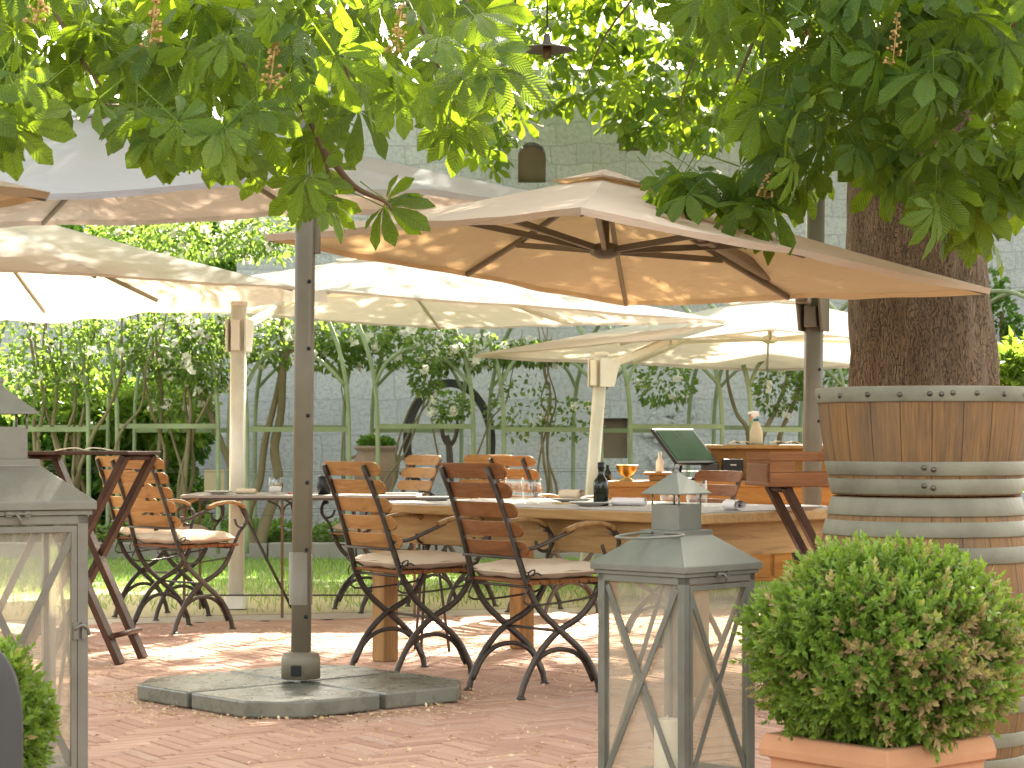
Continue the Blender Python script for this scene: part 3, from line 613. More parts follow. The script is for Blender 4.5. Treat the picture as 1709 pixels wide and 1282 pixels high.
# U2: the tan canopy with dark ribs
N, R, Fp, L = corners((970,346,7.9),(1655,482,9.9),(1045,503,11.9),(440,392,9.6)); pk = P(1010, 292, 9.75)
pl2 = (XP(1352,11.6), 11.6, 2.48)
u2 = umbrella('tan cantilever umbrella with dark ribs shading the oak table', [N, R, Fp, L], pk, M['fab_tan'], M['pole_grey'], .03, pole=pl2, lean=(.012,0), clamp_z=1.1+(735-520)*11.6/F, arm_to=P(1158,384,9.5), top_arm=P(1268,364,10.6), seed=2, pole_r=.05, hub_drop=.355)
# U3: left cream
N, R, Fp = corners((-227,433,11.65),(497,479,13.7),(75,517,16.05)); L = N+Fp-R; pk = P(-52, 334, 13.85)
u3 = umbrella('cream cantilever umbrella with deep valance at far left', [N, R, Fp, L], pk, M['fab_cream'], M['pole_grey'], [.02,.105,.105,.02], pole=(XP(-330,11.2), 11.2, 2.5), clamp_z=1.7, arm_to=P(-60,420,13), seed=3)
# U4
N, R, Fp = corners((545,484,14.6),(1217,535,16.6),(735,546,18.6)); L = N+Fp-R; pk = P(650, 424, 16.5)
u4 = umbrella('cream cantilever umbrella on the cream pole behind the metal table', [N, R, Fp, L], pk, M['fab_cream'], M['pole_white'], [.02,.02,.02,.08], pole=(XP(394,13.75), 13.75, 1.98), lean=(.009,0), clamp_z=1.1+(735-560)*13.75/F, arm_to=P(470,512,15.0), seed=4, pole_r=.05, hub_drop=.30, holes=False)
MB().sweep([(0,0,0),(0,0,.09)], rrect(.14,.14,.02,2), (0,1,0), False).build('base_collar', M['pole_white'], u4)
# U5
N, R, Fp, L = corners((1290,550,15.6),(1790,592,18.0),(1280,616,20.2),(790,592,17.5)); pk = P(1285, 494, 17.8)
u5 = umbrella('sunlit cream cantilever umbrella farthest back right of centre', [L, N, R, Fp], pk, M['fab_cream'], M['pole_white'], [.012,.012,.03,.03], pole=(XP(976,16.2), 16.2, 1.75), lean=(.075,0), clamp_z=1.62, arm_to=P(1128,563,16.9), seed=5, pole_r=.05, hub_drop=.37, holes=False)
# U0: corner at the left edge
N, R, Fp, L = corners((-420,235,6.1),(84,321,7.4),(-380,384,9.0),(-900,300,7.6)); pk = P(-410, 180, 7.6)
umbrella('tan umbrella corner entering at the left edge', [N, R, Fp, L], pk, M['fab_tan'], M['pole_grey'], .03, pole=(XP(-620,9.2), 9.2, 2.5), clamp_z=1.75, arm_to=P(-430,330,7.8), seed=6)

# ------------------------------------------------------------------ chairs
def chair_proto(w1='wood_red'):
    t = thing('garden_chair', 'x', 'chair', (0,0,0))
    XS = [-1,-.985,-.955,-.91,-.85,-.55,-.2,.2,.55,.85,.91,.955,.985,1]; n = len(XS)-1
    bk = MB()
    for k in range(5):
        z0 = .605+k*.083; yb = -.215-(z0-.6)*.36; hgt = .066; th = .012
        tilt = .36
        pts = []
        for i in range(n+1):
            x = math.copysign(abs(XS[i])*.235, XS[i]); q = x/.235; end = math.sqrt(max(0, 1-max(0, (abs(x)-.2)/.035)**2)) if abs(x) > .2 else 1
            pts.append((x, yb-.035*(1-q*q), max(.12, end)))
        vs = []
        for x, y, e in pts:
            h = hgt/2*e
            for (dz, dy) in ((-h,-th/2),(h,-th/2),(h,th/2),(-h,th/2)): vs.append((x, y+dy-dz*tilt, z0+.033+dz))
        fs = [(i*4+j, i*4+(j+1)%4, (i+1)*4+(j+1)%4, (i+1)*4+j) for i in range(n) for j in range(4)]+[(0,1,2,3),(n*4+3,n*4+2,n*4+1,n*4)]
        bk.add(vs, fs)
    bk.build('backrest', M[w1], t, .003)
    for s in (-1, 1):
        x = s*.195; fl = rect(.026, .011)
        f = MB()
        up = spline([(x*.86,-.385,.985),(x*.9,-.30,.80),(x*.95,-.232,.60),(x,-.19,.48),(x,-.12,.37),(x,.0,.27),(x,.12,.17),(x,.185,.07),(x,.205,0)], 5)
        f.sweep(up, fl, (s,0,0), True)
        f.sweep(spline([(x*.97,.215,.485),(x*.97,.17,.40),(x*.97,.10,.335),(x*.97,-.03,.27),(x*.97,-.13,.18),(x*.97,-.20,.07),(x*.97,-.225,0)], 5), fl, (s,0,0), True)
        f.build('side_frame', M['iron'], t)
        MB().sweep(spline([(x*.93,-.205,.05),(x*.93,-.15,.14),(x*.93,-.07,.19),(x*.93,.03,.195),(x*.93,.12,.15),(x*.93,.18,.05)], 4), rect(.02,.009), (s,0,0), True).build('arch_brace', M['iron'], t)
        for y in (-.225, .205): MB().lathe([(0,.012),(.012,.012),(.022,.004),(.022,0),(0,0)], 10, (x,y,0)).build('foot', M['iron'], t)
        a = MB(); ab_ = MB(); ab_.tube(spline([(x*1.0,-.235,.635),(x*1.12,-.16,.645),(x*1.22,-.06,.685),(x*1.25,.02,.715)], 4), .009, 8)
        a.tube(spline([(x*1.25,.21,.725),(x*1.25,.265,.69),(x*1.22,.272,.62),(x*1.12,.235,.56),(x*1.0,.215,.485)], 5), .010, 8)
        sc = [(x*1.22,.235-.05*math.cos(q),.645-.05*math.sin(q)) for q in [0,.8,1.6,2.4,3.2,4.0,4.8]]
        a.tube(spline(sc, 3), .008, 6); a.build('arm_scroll', M['iron'], t); ab_.build('arm_bracket', M['iron'], t)
        MB().sweep(spline([(x*1.25,-.02,.712),(x*1.27,.05,.735),(x*1.28,.13,.742),(x*1.27,.20,.733),(x*1.25,.245,.712)], 4), rrect(.042,.02,.008,2), (0,0,1), True).build('armrest', M['wood_leg'], t)
    st = MB()
    for k in range(8): 
        y = -.175+k*.054; st.sweep([(-.228,y,.492),(-.21,y,.494),(.21,y,.494),(.228,y,.492)], rrect(.044,.016,.006,2), (0,0,1), True)
    st.build('seat', M['wood_red'], t)
    cb = MB()
    for (y, z) in ((-.19,.475),(.20,.475),(0,.275)): cb.tube([(-.2,y,z),(.2,y,z)], .007, 6)
    cb.tube([(-.19,-.25,.60),(.19,-.25,.60)], .007, 6)
    for s in (-1,1): cb.tube(spline([(s*.2,-.19,.48),(s*.2,-.19,.40),(s*.2,.16,.42),(s*.2,.19,.48)], 4), .005, 6)
    cb.build('cross_bar', M['iron'], t)
    # cushion
    c = MB(); nu = 18; vs = []
    for sgn in (1, -1):
        for i in range(nu+1):
            for j in range(nu+1):
                u, v = i/nu*2-1, j/nu*2-1; e = (1-abs(u)**7)*(1-abs(v)**7); th = .033*max(e, 0)**.45
                puff = .008*(math.cos(u*PI/2)*math.cos(v*PI/2)); wob = .003*math.sin(u*7+v*4)+.002*math.sin(v*11)
                vs.append((u*.213*(1-.02*v*v), .012+v*.21*(1-.02*u*u), .536+sgn*(th+puff*(sgn > 0))+wob))
    k = nu+1; o = k*k
    fs = [(i*k+j, (i+1)*k+j, (i+1)*k+j+1, i*k+j+1) for i in range(nu) for j in range(nu)]+[(o+i*k+j, o+i*k+j+1, o+(i+1)*k+j+1, o+(i+1)*k+j) for i in range(nu) for j in range(nu)]
    c.add(vs, fs, True); cu = c.build('cushion', M['cushion'], t)
    pp = MB()
    pp.tube([(sx*.21, .012+sy*.207, .531+.001*math.sin(i)) for i, (sx, sy) in enumerate([(-1,-1),(-.5,-1.01),(0,-1.01),(.5,-1.01),(1,-1),(1.01,-.5),(1.01,0),(1.01,.5),(1,1),(.5,1.01),(0,1.01),(-.5,1.01),(-1,1),(-1.01,.5),(-1.01,0),(-1.01,-.5)])], .004, 5, closed=True)
    pp.build('piping', M['cushion'], cu)
    ti = MB()
    for s in (-1,1):
        ti.tube(spline([(s*.19,-.185,.53),(s*.215,-.20,.52),(s*.23,-.17,.535),(s*.24,-.15,.525)], 4), .004, 5)
        ti.tube(spline([(s*.215,-.195,.52),(s*.235,-.215,.54),(s*.245,-.19,.55),(s*.225,-.18,.525)], 4), .0035, 5)
        ti.tube(spline([(s*.215,-.195,.52),(s*.222,-.215,.49),(s*.23,-.205,.46)], 4), .0035, 5)
    ti.build('cushion_tie', M['cord'], cu)
    return t
pr_red = chair_proto('wood_red'); pr_amb = chair_proto('wood_amber')
used = set()
def chair(proto, px, d, face, label, z=0):
    first = proto.name not in used
    o = proto if first else copy_tree(proto); used.add(proto.name)
    o.location = (XP(px, d), d, z); o.rotation_euler = (0, 0, math.atan2(face[1], face[0])-PI/2)
    return tag(o, label, 'chair', 'slatted garden chairs')
chair(pr_red, 893, 9.2, (.80,.60), 'red brown slatted armchair nearest the zinc lantern, back to viewer')
chair(pr_amb, 688, 9.9, (.80,.60), 'brown slatted armchair just right of the front taupe pole, back to viewer')
chair(pr_amb, 628, 13.6, (-.86,-.50), 'amber slatted armchair at right end of the metal table, facing left')
chair(pr_amb, 752, 13.9, (-.72,-.69), 'amber slatted armchair mostly hidden behind the red brown chair back')
chair(pr_amb, 925, 13.4, (.80,.60), 'amber slatted armchair behind the drinking glasses, facing the wall')
chair(pr_amb, 306, 12.2, (.66,.75), 'amber slatted armchair at left end of the metal table beside tray stand')
chair(pr_amb, 272, 13.1, (.64,.77), 'amber slatted armchair half hidden behind the leg of left tray stand')
chair(pr_red, 1120, 11.4, (-.86,-.50), 'dark slatted armchair behind the lantern chimney, across the oak table').scale = (.93,.93,.93)
chair(pr_red, 1400, 10.6, (-.95,.1), 'slatted armchair with pale cushion squeezed beside the barrel')

# ------------------------------------------------------------------ oak table
A = Vector((.78, 8.98, 0)); uu = Vector((-.695,.719,0)).normalized(); vv = Vector((.719,.695,0)); LN, WD, TH = 2.03, .95, .79
tb = thing('dining_table', 'long pale oak dining table with grey runner laid for guests', 'table', A)
def tl(s, t, z=0.0): return uu*(s*LN)+vv*(t*WD)+Vector((0,0,z))
Rt = Matrix((uu, vv, Vector((0,0,1)))).transposed()
ov = .11
MB().box(tl(.5,.5,TH-.0225), (LN+2*ov+.06, WD+2*ov, .045), Rt).build('tabletop', M['wood_table'], tb, .008)
MB().box(tl(.5,.5,TH+.002), (LN+2*ov-.02, WD+2*ov-.06, .004), Rt).build('runner', M['grey_top'], tb)
for t_ in (-.0, 1.0): MB().box(tl(.5,t_,TH-.045-.075), (LN-.1,.03,.15), Rt).build('apron', M['wood_table'], tb, .004)
for s_ in (0, 1): MB().box(tl(s_,.5,TH-.045-.0751), (.03,WD-.1,.15), Rt).build('apron', M['wood_table_end'], tb, .004)
for s_ in (0, 1):
    for t_ in (0, 1): MB().box(tl(s_,t_,(TH-.045)/2), (.095,.095,TH-.0452), Rt).build('leg', M['wood_leg'], tb, .008)
for s_ in (0, 1): MB().box(tl(s_,.5,.35), (.05,.05,.6), Rt)
def on_table(px, t):                                 # the spot on the table top that lies under photo column px at fraction t of its width
    k = (px-CX)/F; b = A+vv*(t*WD); s = (k*b.y-b.x)/(uu.x-k*uu.y); q = b+uu*s; q.z = TH+.004; return q
# crockery, napkins, glasses
PLATE = [(0,.0),(.05,.0),(.055,.004),(.10,.016),(.105,.019),(.103,.021),(.06,.009),(0,.007)]
def plate(q, label, r=1.0, mat='ceramic', group='plates'):
    o = MB().lathe([(a*r, z) for a, z in PLATE], 36).build('plate', M[mat]); o.location = q; return tag(o, label, 'plate', group)
def napkin_roll(q, rz, label, mat='linen', l=.11, r=.027):
    mb = MB(); path = []
    prof = []
    n = 40
    for i in range(n): a = 3.6*PI*i/n; rr = r*(.30+.70*i/n); prof.append((rr*math.cos(a)*1.2, rr*math.sin(a)*.85))
    for i in range(n-1, -1, -1): a = 3.6*PI*i/n; rr = r*(.30+.70*i/n)-.0035; prof.append((rr*math.cos(a)*1.2, rr*math.sin(a)*.85))
    mb.sweep([(0,-l/2,r*.85),(.002,-l/4,r*.88),(0,0,r*.85),(-.002,l/4,r*.88),(0,l/2,r*.85)], prof, (0,0,1), True, cap=False)
    o = mb.build('napkin', M[mat]); o.location = q; o.rotation_euler = (0,0,rz); return tag(o, label, 'napkin', 'rolled napkins')
GL = [(0,0),(.026,0),(.034,.008),(.040,.03),(.041,.055),(.038,.085),(.0365,.098),(.0352,.098),(.0365,.085),(.0395,.055),(.0385,.031),(.032,.012),(.024,.007),(0,.007)]
def glass(q, label, s=1.0):
    mb = MB(); n = 36; prof = GL
    mb.lathe([(r*s*1.0, z*s) for r, z in prof], n)
    for i, v in enumerate(mb.v):
        z = v[2]/s
        if .04 < z < .096: k = 1+.018*(1 if (i//len(prof)) % 2 else -1); mb.v[i] = (v[0]*k, v[1]*k, v[2])
    o = mb.build('drinking_glass', M['glass']); o.location = q; return tag(o, label, 'glass', 'ribbed drinking glasses')
up_ = lambda q, dz: Vector((q.x, q.y, q.z+dz))
glass(on_table(888,.30), 'ribbed water glass in front, right of the red brown chair back', 1.22)
glass(on_table(858,.52), 'ribbed water glass half behind the red brown chair back', 1.22)
glass(on_table(1118,.52), 'ribbed glass seen through the lantern chimney gap, left of two', 1.15)
glass(on_table(1163,.50), 'ribbed glass standing right of the lantern cap', 1.25)
plate(on_table(728,.34), 'flat grey plate between the two near chair backs')
q = on_table(955,.62); plate(q, 'grey plate under the rolled napkin left of the dark bottle'); napkin_roll(up_(q,.0175), .9, 'cream rolled napkin on plate left of the dark bottle', 'linen_b', .12, .03)
plate(on_table(985,.26), 'grey plate in front of the dark oil bottle', .95)
napkin_roll(on_table(1050,.42), 1.2, 'white folded napkin between bottle and lantern', 'linen', .16, .025)
napkin_roll(on_table(1226,.28), .35, 'white rolled napkin right of the lantern', 'linen', .12, .03)
plate(on_table(1335,.5), 'white plate behind the leg of right tray stand', 1.1)
q = on_table(1003,.36); bo = thing('oil_bottle', 'dark green oil bottle on the oak table', 'bottle', q)
MB().lathe([(0,0),(.033,0),(.036,.004),(.036,.10),(.033,.118),(.018,.138),(.0145,.15),(.0145,.192),(.0165,.194),(.0165,.2),(0,.2)], 28).build('glass_body', M['bottle'], bo)
MB().lathe([(.0155,.172),(.0162,.173),(.0162,.203),(0,.204)], 20).build('cap', M['black'], bo)
q = on_table(915,.30); tag(MB().sweep([q+Vector((.02,0,.004)), q+Vector((.12,.05,.004))], rrect(.018,.006,.002,2), (0,0,1), False).build('butter_knife', M['brass']), 'knife with tan handle lying right of the front water glass', 'knife')

# ------------------------------------------------------------------ metal bistro table
mx0, mx1, my = XP(302,13.0), XP(700,13.0), 13.0
mt = thing('bistro_table', 'thin iron bistro table with pale top left of centre', 'table', (mx0, my, 0))
W2 = mx1-mx0
MB().box((W2/2,.33,.752),(W2,.75,.018)).build('tabletop', M['grey_top'], mt, .004)
MB().box((W2/2,.33,.735),(W2-.03,.72,.014)).build('frame', M['iron'], mt)
for x in (.02, XP(471,13.0)-mx0, W2-.03):
    for y in (0, .66):
        MB().bar((x,y,0),(x,y,.73),.016,.016,(0,1,0)).build('leg', M['twig'], mt)
        for s in (-1, 1):
            if 0 <= x+s*.1 <= W2: MB().tube(spline([(x,y,.62),(x+s*.02,y,.69),(x+s*.09,y,.726)], 4), .007, 6).build('corner_brace', M['iron'], mt)
MB().tube([(XP(395,13)-mx0,-.0,.73),(XP(487,13.0)-mx0,.0,.06)], .010, 6).build('diagonal_brace', M['iron'], mt)
MB().tube([(.02,0,.14),(W2-.03,0,.14)], .006, 6).build('stretcher', M['iron'], mt)
T2 = .762
q = lambda px, y: Vector((XP(px, y), y, T2))
plate(q(365,13.15), 'small grey plate at left of the metal table', .8)
napkin_roll(q(412,13.2), 1.35, 'cream rolled napkin on the metal table', 'linen_b', .13, .022)
glass(q(459,13.2), 'water glass holding white napkin on the metal table', 1.05)
tag(MB().lathe([(0,.008),(.035,.008),(.036,.045),(.02,.05),(0,.05)], 16, q(459,13.2)).build('glass_napkin', M['linen']), 'white napkin tucked inside the glass on metal table', 'napkin')
o = MB().lathe([(0,0),(.02,0),(.03,.012),(.028,.012),(0,.006)], 16).build('salt_dish', M['tcotta']); o.location = q(487,13.1); tag(o, 'tiny clay dish beside the front taupe pole', 'dish')
o = MB().lathe([(0,0),(.04,0),(.045,.05),(.042,.11),(.035,.12),(.034,.10),(0,.02)], 20).build('dark_cup', M['black']); o.location = q(541,13.1); tag(o, 'dark cup at left edge of the near brown chair back', 'cup')
o = MB().box((0,0,.004),(.28,.3,.006)).build('placemat', M['black']); o.location = q(660,13.2); tag(o, 'black placemat at right end of the metal table', 'placemat')
# slim iron stand
g_ = G(715, 1088); sd_ = thing('iron_stand', 'slim iron tripod stand under the far side of oak table', 'stand', (g_.x, g_.y, 0))
for a in (0.2, 2.3, 4.4): MB().tube([(.03*math.cos(a),.03*math.sin(a),.62),(.11*math.cos(a),.11*math.sin(a),0)], .008, 6).build('leg', M['iron'], sd_)
MB().tube([(.07*math.cos(i*PI/8),.07*math.sin(i*PI/8),.625) for i in range(16)], .008, 6, closed=True).build('ring', M['iron'], sd_)

# ------------------------------------------------------------------ tray stands
def tray_stand(label, loc, rz, slots):
    t = thing('tray_stand', label, 'tray stand', loc, rz, 'folding wooden tray stands')
    H = .93 if slots else 1.045; w, dp = .62, .42
    MB().box((0,0,H-.008),(w+.02,dp+.02,.018)).build('tray_board', M['wood_dark'] if not slots else M['wood_red'], t, .004)
    if slots:
        for s in (-1, 1):
            g = MB(); y = s*(dp/2)
            g.box((0,y,H+.018),(w,.02,.044)); g.box((0,y,H+.104),(w,.02,.036)); 
            for x in (-1,1): g.box((x*(w/2-.05),y,H+.063),(.10,.0205,.047))
            g.build('tray_rail', M['wood_red'], t, .004)
            MB().box((s*(w/2),0,H+.035),(.018,dp-.04,.08)).build('tray_side', M['wood_red'], t, .004)
    y = dp/2-.03
    for s in (-1, 1):
        yo = s*y
        MB().bar((w/2-.02, yo, H-.02), (-w/2+.04, yo, 0), .03, .072, (0,1,0)).build('leg', M['wood_dark'], t, .003)
        MB().bar((-w/2+.08, yo-.032*s, H-.02), (w/2-.06, yo-.032*s, 0), .03, .072, (0,1,0)).build('leg', M['wood_dark'], t, .003)
    for (x, z) in ((w/2-.09,.14),(-w/2+.10,.14),(w/2-.03,H-.03),(-w/2+.09,H-.03)):
        MB().tube([(x,-y,z),(x,y,z)], .014, 8).build('cross_bar', M['wood_dark'], t)
    return t
tray_stand('dark wooden folding tray stand beside the big left lantern', (XP(142,10.5), 10.5, 0), math.radians(-12), False)
q = P(140, 750, 10.4); bk = thing('open_book', 'open pale booklet lying on the left tray stand', 'book', (q.x, 10.4, 1.0465), .2)
for s in (-1, 1):
    MB().sweep(spline([(0,-.0,.006),(s*.04,0,.016),(s*.09,0,.012),(s*.14,0,.003)], 4), rect(.2,.006), (0,0,1), True).build('page', M['linen_b'], bk)
tray_stand('red brown slotted butler tray on folding stand beside the barrel', (XP(1392,8.6), 8.65, 0), math.radians(6), True)

# ------------------------------------------------------------------ sideboard
cd = 14.4; cx0, cx1 = XP(1012,cd), XP(1420,cd); cb_ = thing('sideboard', 'orange wooden bar sideboard with raised rear shelf', 'sideboard', (cx0, cd, 0))
CW = cx1-cx0
MB().box((CW/2+.02,.3,.45),(CW-.06,.56,.64)).build('cabinet_body', M['wood_cab'], cb_, .006)
MB().box((CW/2,.28,.80),(CW+.06,.64,.04)).build('counter_top', M['wood_cab'], cb_, .006)
MB().box((CW/2+.0,-.005,.725),(CW,.02,.11)).build('front_rail', M['wood_cab'], cb_, .004)
for i in range(3): 
    x = .10+(CW-.12)*(i+.5)/3
    dr = MB().box((x,.012,.45),((CW-.2)/3,.02,.58)).build('door', M['wood_cab'], cb_, .004)
    MB().lathe([(0,-.02),(.014,-.02),(.014,-.0),(0,-.0)], 12, (0,0,0)).xform(Matrix.Translation((x+.18,0,.5)) @ Matrix.Rotation(PI/2,4,'X')).build('knob', M['brass'], dr)
for x in (.06, CW-.06):
    for y in (.06,.54): MB().box((x,y,.065),(.05,.05,.13)).build('leg', M['wood_cab'], cb_)
ux0 = XP(1195,cd)-cx0
MB().box(((ux0+CW)/2,.50,.93),(CW-ux0,.2,.22)).build('rear_shelf', M['wood_cab'], cb_, .004)
MB().box(((ux0+CW)/2-.02,.46,1.055),(CW-ux0+.1,.36,.028)).build('shelf_top', M['wood_table'], cb_, .004)
CT = .82
def cpos(px, dy=.2): y = cd+dy; return Vector((XP(px, y), y, CT))
# touch screen
q = cpos(1142,.12); tsn = thing('touch_screen', 'black touch screen till tilted on the sideboard', 'screen', q, math.radians(45))
Rx = Matrix.Translation((0,0,.235)) @ Matrix.Rotation(math.radians(-44),4,'X')
MB().box((0,0,0),(.44,.026,.33)).xform(Rx).build('housing', M['black'], tsn, .006)
MB().box((0,-.0145,0),(.395,.003,.28)).xform(Rx).build('glass_panel', M['screen'], tsn)
MB().box((0,.07,.01),(.2,.18,.02)).build('foot', M['black'], tsn, .004); MB().bar((0,.08,.02),(0,.03,.2),.06,.03,(0,1,0)).build('neck', M['black'], tsn)
q = cpos(1222,.18); pb = thing('receipt_printer', 'black receipt printer box right of the touch screen', 'printer', q)
MB().box((0,0,.075),(.14,.16,.15)).build('housing', M['black'], pb, .006); MB().box((.0,-.082,.11),(.04,.004,.008)).build('badge', M['ceramic'], pb)
q = cpos(1185,.2); tag(MB().box(q+Vector((0,0,.06)),(.12,.12,.12)).build('card_reader', M['grey_plastic'],None,.012), 'dark grey box between touch screen and printer', 'box')
o = MB().lathe([(0,0),(.05,0),(.05,.006),(.022,.02),(.02,.03),(.045,.045),(.07,.075),(.076,.105),(.08,.108),(.078,.11),(.068,.08),(.04,.052),(0,.048)], 32).build('brass_bowl', M['brass']); o.location = cpos(1046,.15); tag(o, 'footed brass bowl on left end of the sideboard', 'bowl')
o = MB().box((0,0,.05),(.19,.16,.02)).box((0,0,.02),(.12,.1,.04)).build('serving_board', M['wood_amber'],None,.006); o.location = cpos(1098,.1); tag(o, 'orange wooden serving stand between brass bowl and screen', 'board')
o = MB().lathe([(0,0),(.025,0),(.027,.01),(.027,.07),(.012,.1),(.012,.14),(0,.14)], 20).build('flask', M['candle']); o.location = cpos(1101,.1)+Vector((0,0,.06)); tag(o, 'pale flask on the orange serving stand', 'bottle')
o = MB().lathe([(0,0),(.025,0),(.026,.06),(.012,.08),(.012,.11),(0,.11)], 16).build('small_bottle', M['bottle']); o.location = cpos(1014,.2); tag(o, 'small dark bottle at left end of sideboard', 'bottle')
sp = Vector((XP(1262,cd+.4), cd+.4, 1.07)); sb_ = thing('spray_bottle', 'tan spray bottle with white trigger head on shelf', 'bottle', sp)
MB().lathe([(0,0),(.045,0),(.047,.02),(.046,.09),(.03,.135),(.018,.16),(.018,.17),(0,.17)], 20).build('body', M['beige_sign'], sb_)
MB().lathe([(0,.165),(.02,.165),(.02,.185),(0,.185)], 16).build('collar', plain('teal_plastic', (.03,.14,.20), .4), sb_)
MB().box((-.008,0,.215),(.05,.03,.035)).box((-.045,0,.222),(.03,.018,.018)).box((-.012,0,.195),(.02,.02,.03)).build('nozzle_head', M['linen'], sb_, .005)
MB().bar((-.03,0,.205),(-.045,0,.165),.012,.012,(0,1,0)).build('trigger', plain('orange_plastic', (.6,.25,.08), .4), sb_)
for px, lab, wd in ((1235,'open menu book lying left of spray bottle',.14),(1310,'flat paper folder lying right of spray bottle',.2)):
    o = MB().sweep(spline([(-wd/2,0,.004),(-wd/4,0,.022),(0,0,.008),(wd/4,0,.02),(wd/2,0,.004)],4), rect(.2,.006), (0,0,1), True).build('menu_book', M['paper']); o.location = (XP(px,cd+.42), cd+.42, 1.072); tag(o, lab, 'book')

# ------------------------------------------------------------------ lanterns
def lantern(label, loc, rz, mat, s, latch_side):
    t = thing('floor_lantern', label, 'lantern', loc, rz); t.scale = (s,s,s)
    b = .17; ps = .026; z0, z1 = .05, .695
    def sq(h, z): return [(-h,-h,z),(h,-h,z),(h,h,z),(-h,h,z)]
    def loft(rings, name, bv=.002, cap=True):
        vs = [p for r in rings for p in r]; fs = [(i*4+j, i*4+(j+1)%4, (i+1)*4+(j+1)%4, (i+1)*4+j) for i in range(len(rings)-1) for j in range(4)]
        if cap: fs += [(3,2,1,0), tuple(range(len(vs)-4, len(vs)))]
        return MB().add(vs, fs).build(name, mat, t, bv)
    loft([sq(b+.012,.02), sq(b+.012,.05)], 'floor_plate')
    for sx in (-1,1):
        for sy in (-1,1):
            MB().box((sx*(b-ps/2),sy*(b-ps/2),(z0+z1)/2),(ps,ps,z1-z0)).build('post', mat, t, .002)
            MB().lathe([(0,0),(.012,0),(.014,.012),(.008,.02),(0,.02)], 10, (sx*(b-.02),sy*(b-.02),0)).build('foot', mat, t)
    loft([sq(b,z1-.022), sq(b,z1)], 'top_frame', .002); loft([sq(b,z0), sq(b,z0+.03)], 'bottom_frame', .002)
    loft([sq(b+.008,z1+.0005), sq(b+.008,z1+.012)], 'eave_moulding', .001)
    loft([sq(b+.017,.708), sq(b+.017,.728), sq(.078,.812), sq(.078,.828)], 'roof', .002)
    ch = loft([sq(.054,.8285), sq(.054,.905)], 'chimney', .001, False)
    rd = MB()
    for sx in (-1,1):
        for sy in (-1,1): rd.tube([(sx*.052,sy*.052,.90),(sx*.052,sy*.052,.94)], .003, 6)
    rd.build('cap_rod', mat, t)
    loft([sq(.076,.936), sq(.076,.940), sq(.004,1.006)], 'cap', .001)
    MB().lathe([(0,.998),(.009,1.0),(.009,1.006),(.006,1.008),(.0095,1.014),(.0095,1.02),(.005,1.026),(0,1.027)], 14).build('finial', mat, t)
    hg = MB(); hg.tube(spline([(-.079,-.02,.82),(-.10,-.10,.822),(-.17,-.15,.818),(-.25,-.08,.812),(-.24,0,.81),(-.22,.05,.812),(-.12,.05,.82),(-.079,.03,.82)], 5), .0045, 6); hg.build('handle', mat, t)
    for k in range(4):
        a = k*PI/2; Mr = Matrix.Rotation(a,4,'Z'); w = b-ps; fz0, fz1 = z0+.03, z1-.024
        fr = MB()
        if k in (0, 1):                                  # the two doors have a frame of their own
            for x in (-1,1): fr.box((x*(w-.008),-b+.006,(fz0+fz1)/2),(.014,.014,fz1-fz0-.004))
            for z in (fz0+.009, fz1-.009): fr.box((0,-b+.0062,z),(2*w-.004,.0135,.016))
            fr.xform(Mr).build('door_frame', mat, t, .0015)
        xb = MB(); 
        xb.bar((-w+.006,-b+.004,fz0+.01),(w-.006,-b+.004,fz1-.01),.018,.004,(0,1,0)); xb.bar((w-.006,-b+.0085,fz0+.01),(-w+.006,-b+.0085,fz1-.01),.018,.004,(0,1,0))
        xb.xform(Mr).build('cross_brace', mat, t)
        MB().box((0,-b+.018,(fz0+fz1)/2),(2*w+.004,.002,fz1-fz0)).xform(Mr).build('glass_pane', M['pane'], t)
    la = MB(); la.tube([(-.03,0,.0),(.03,0,.0)], .0035, 6); la.box((-.022,.004,0),(.014,.01,.012)); la.box((.022,.004,0),(.014,.01,.012)); la.tube(spline([(-.006,-.004,0),(0,-.012,-.01),(.002,-.006,-.024),(.006,-.002,-.012)],4), .003, 6)
    la.xform(Matrix.Rotation(latch_side*PI/2,4,'Z') @ Matrix.Translation((0,-b-.014,.700))).build('roof_latch', mat, t)
    lt = MB(); lt.box((-.008,.0,0),(.012,.012,.04)); lt.box((.012,0,0),(.012,.012,.04)); lt.tube(spline([(-.012,-.008,.004),(.004,-.014,.014),(.02,-.008,.004),(.024,-.004,-.01)],4), .004, 6)
    lt.xform(Matrix.Rotation(latch_side*PI/2,4,'Z') @ Matrix.Translation((b-.024,-b-.004,.42))).build('door_latch', mat, t)
    return t
LD = 6.4
lantern('grey zinc floor lantern with crossed bars in front of the table', (XP(1129,LD+.0), LD, 0), math.radians(46), M['lantern'], 1.0, 0)
o = MB().lathe([(0,0),(.038,0),(.039,.01),(.039,.195),(.034,.2),(.012,.194),(0,.194)], 28).tube([(0,0,.19),(.001,0,.21)], .002, 5).build('candle', M['candle']); o.location = (XP(1113,LD), LD, .051); tag(o, 'ivory pillar candle standing inside the right lantern', 'candle')
lantern('largest weathered grey lantern cut off at the left edge', (XP(0,LD), LD, 0), math.radians(27), M['lantern_warm'], 1.26, 0)

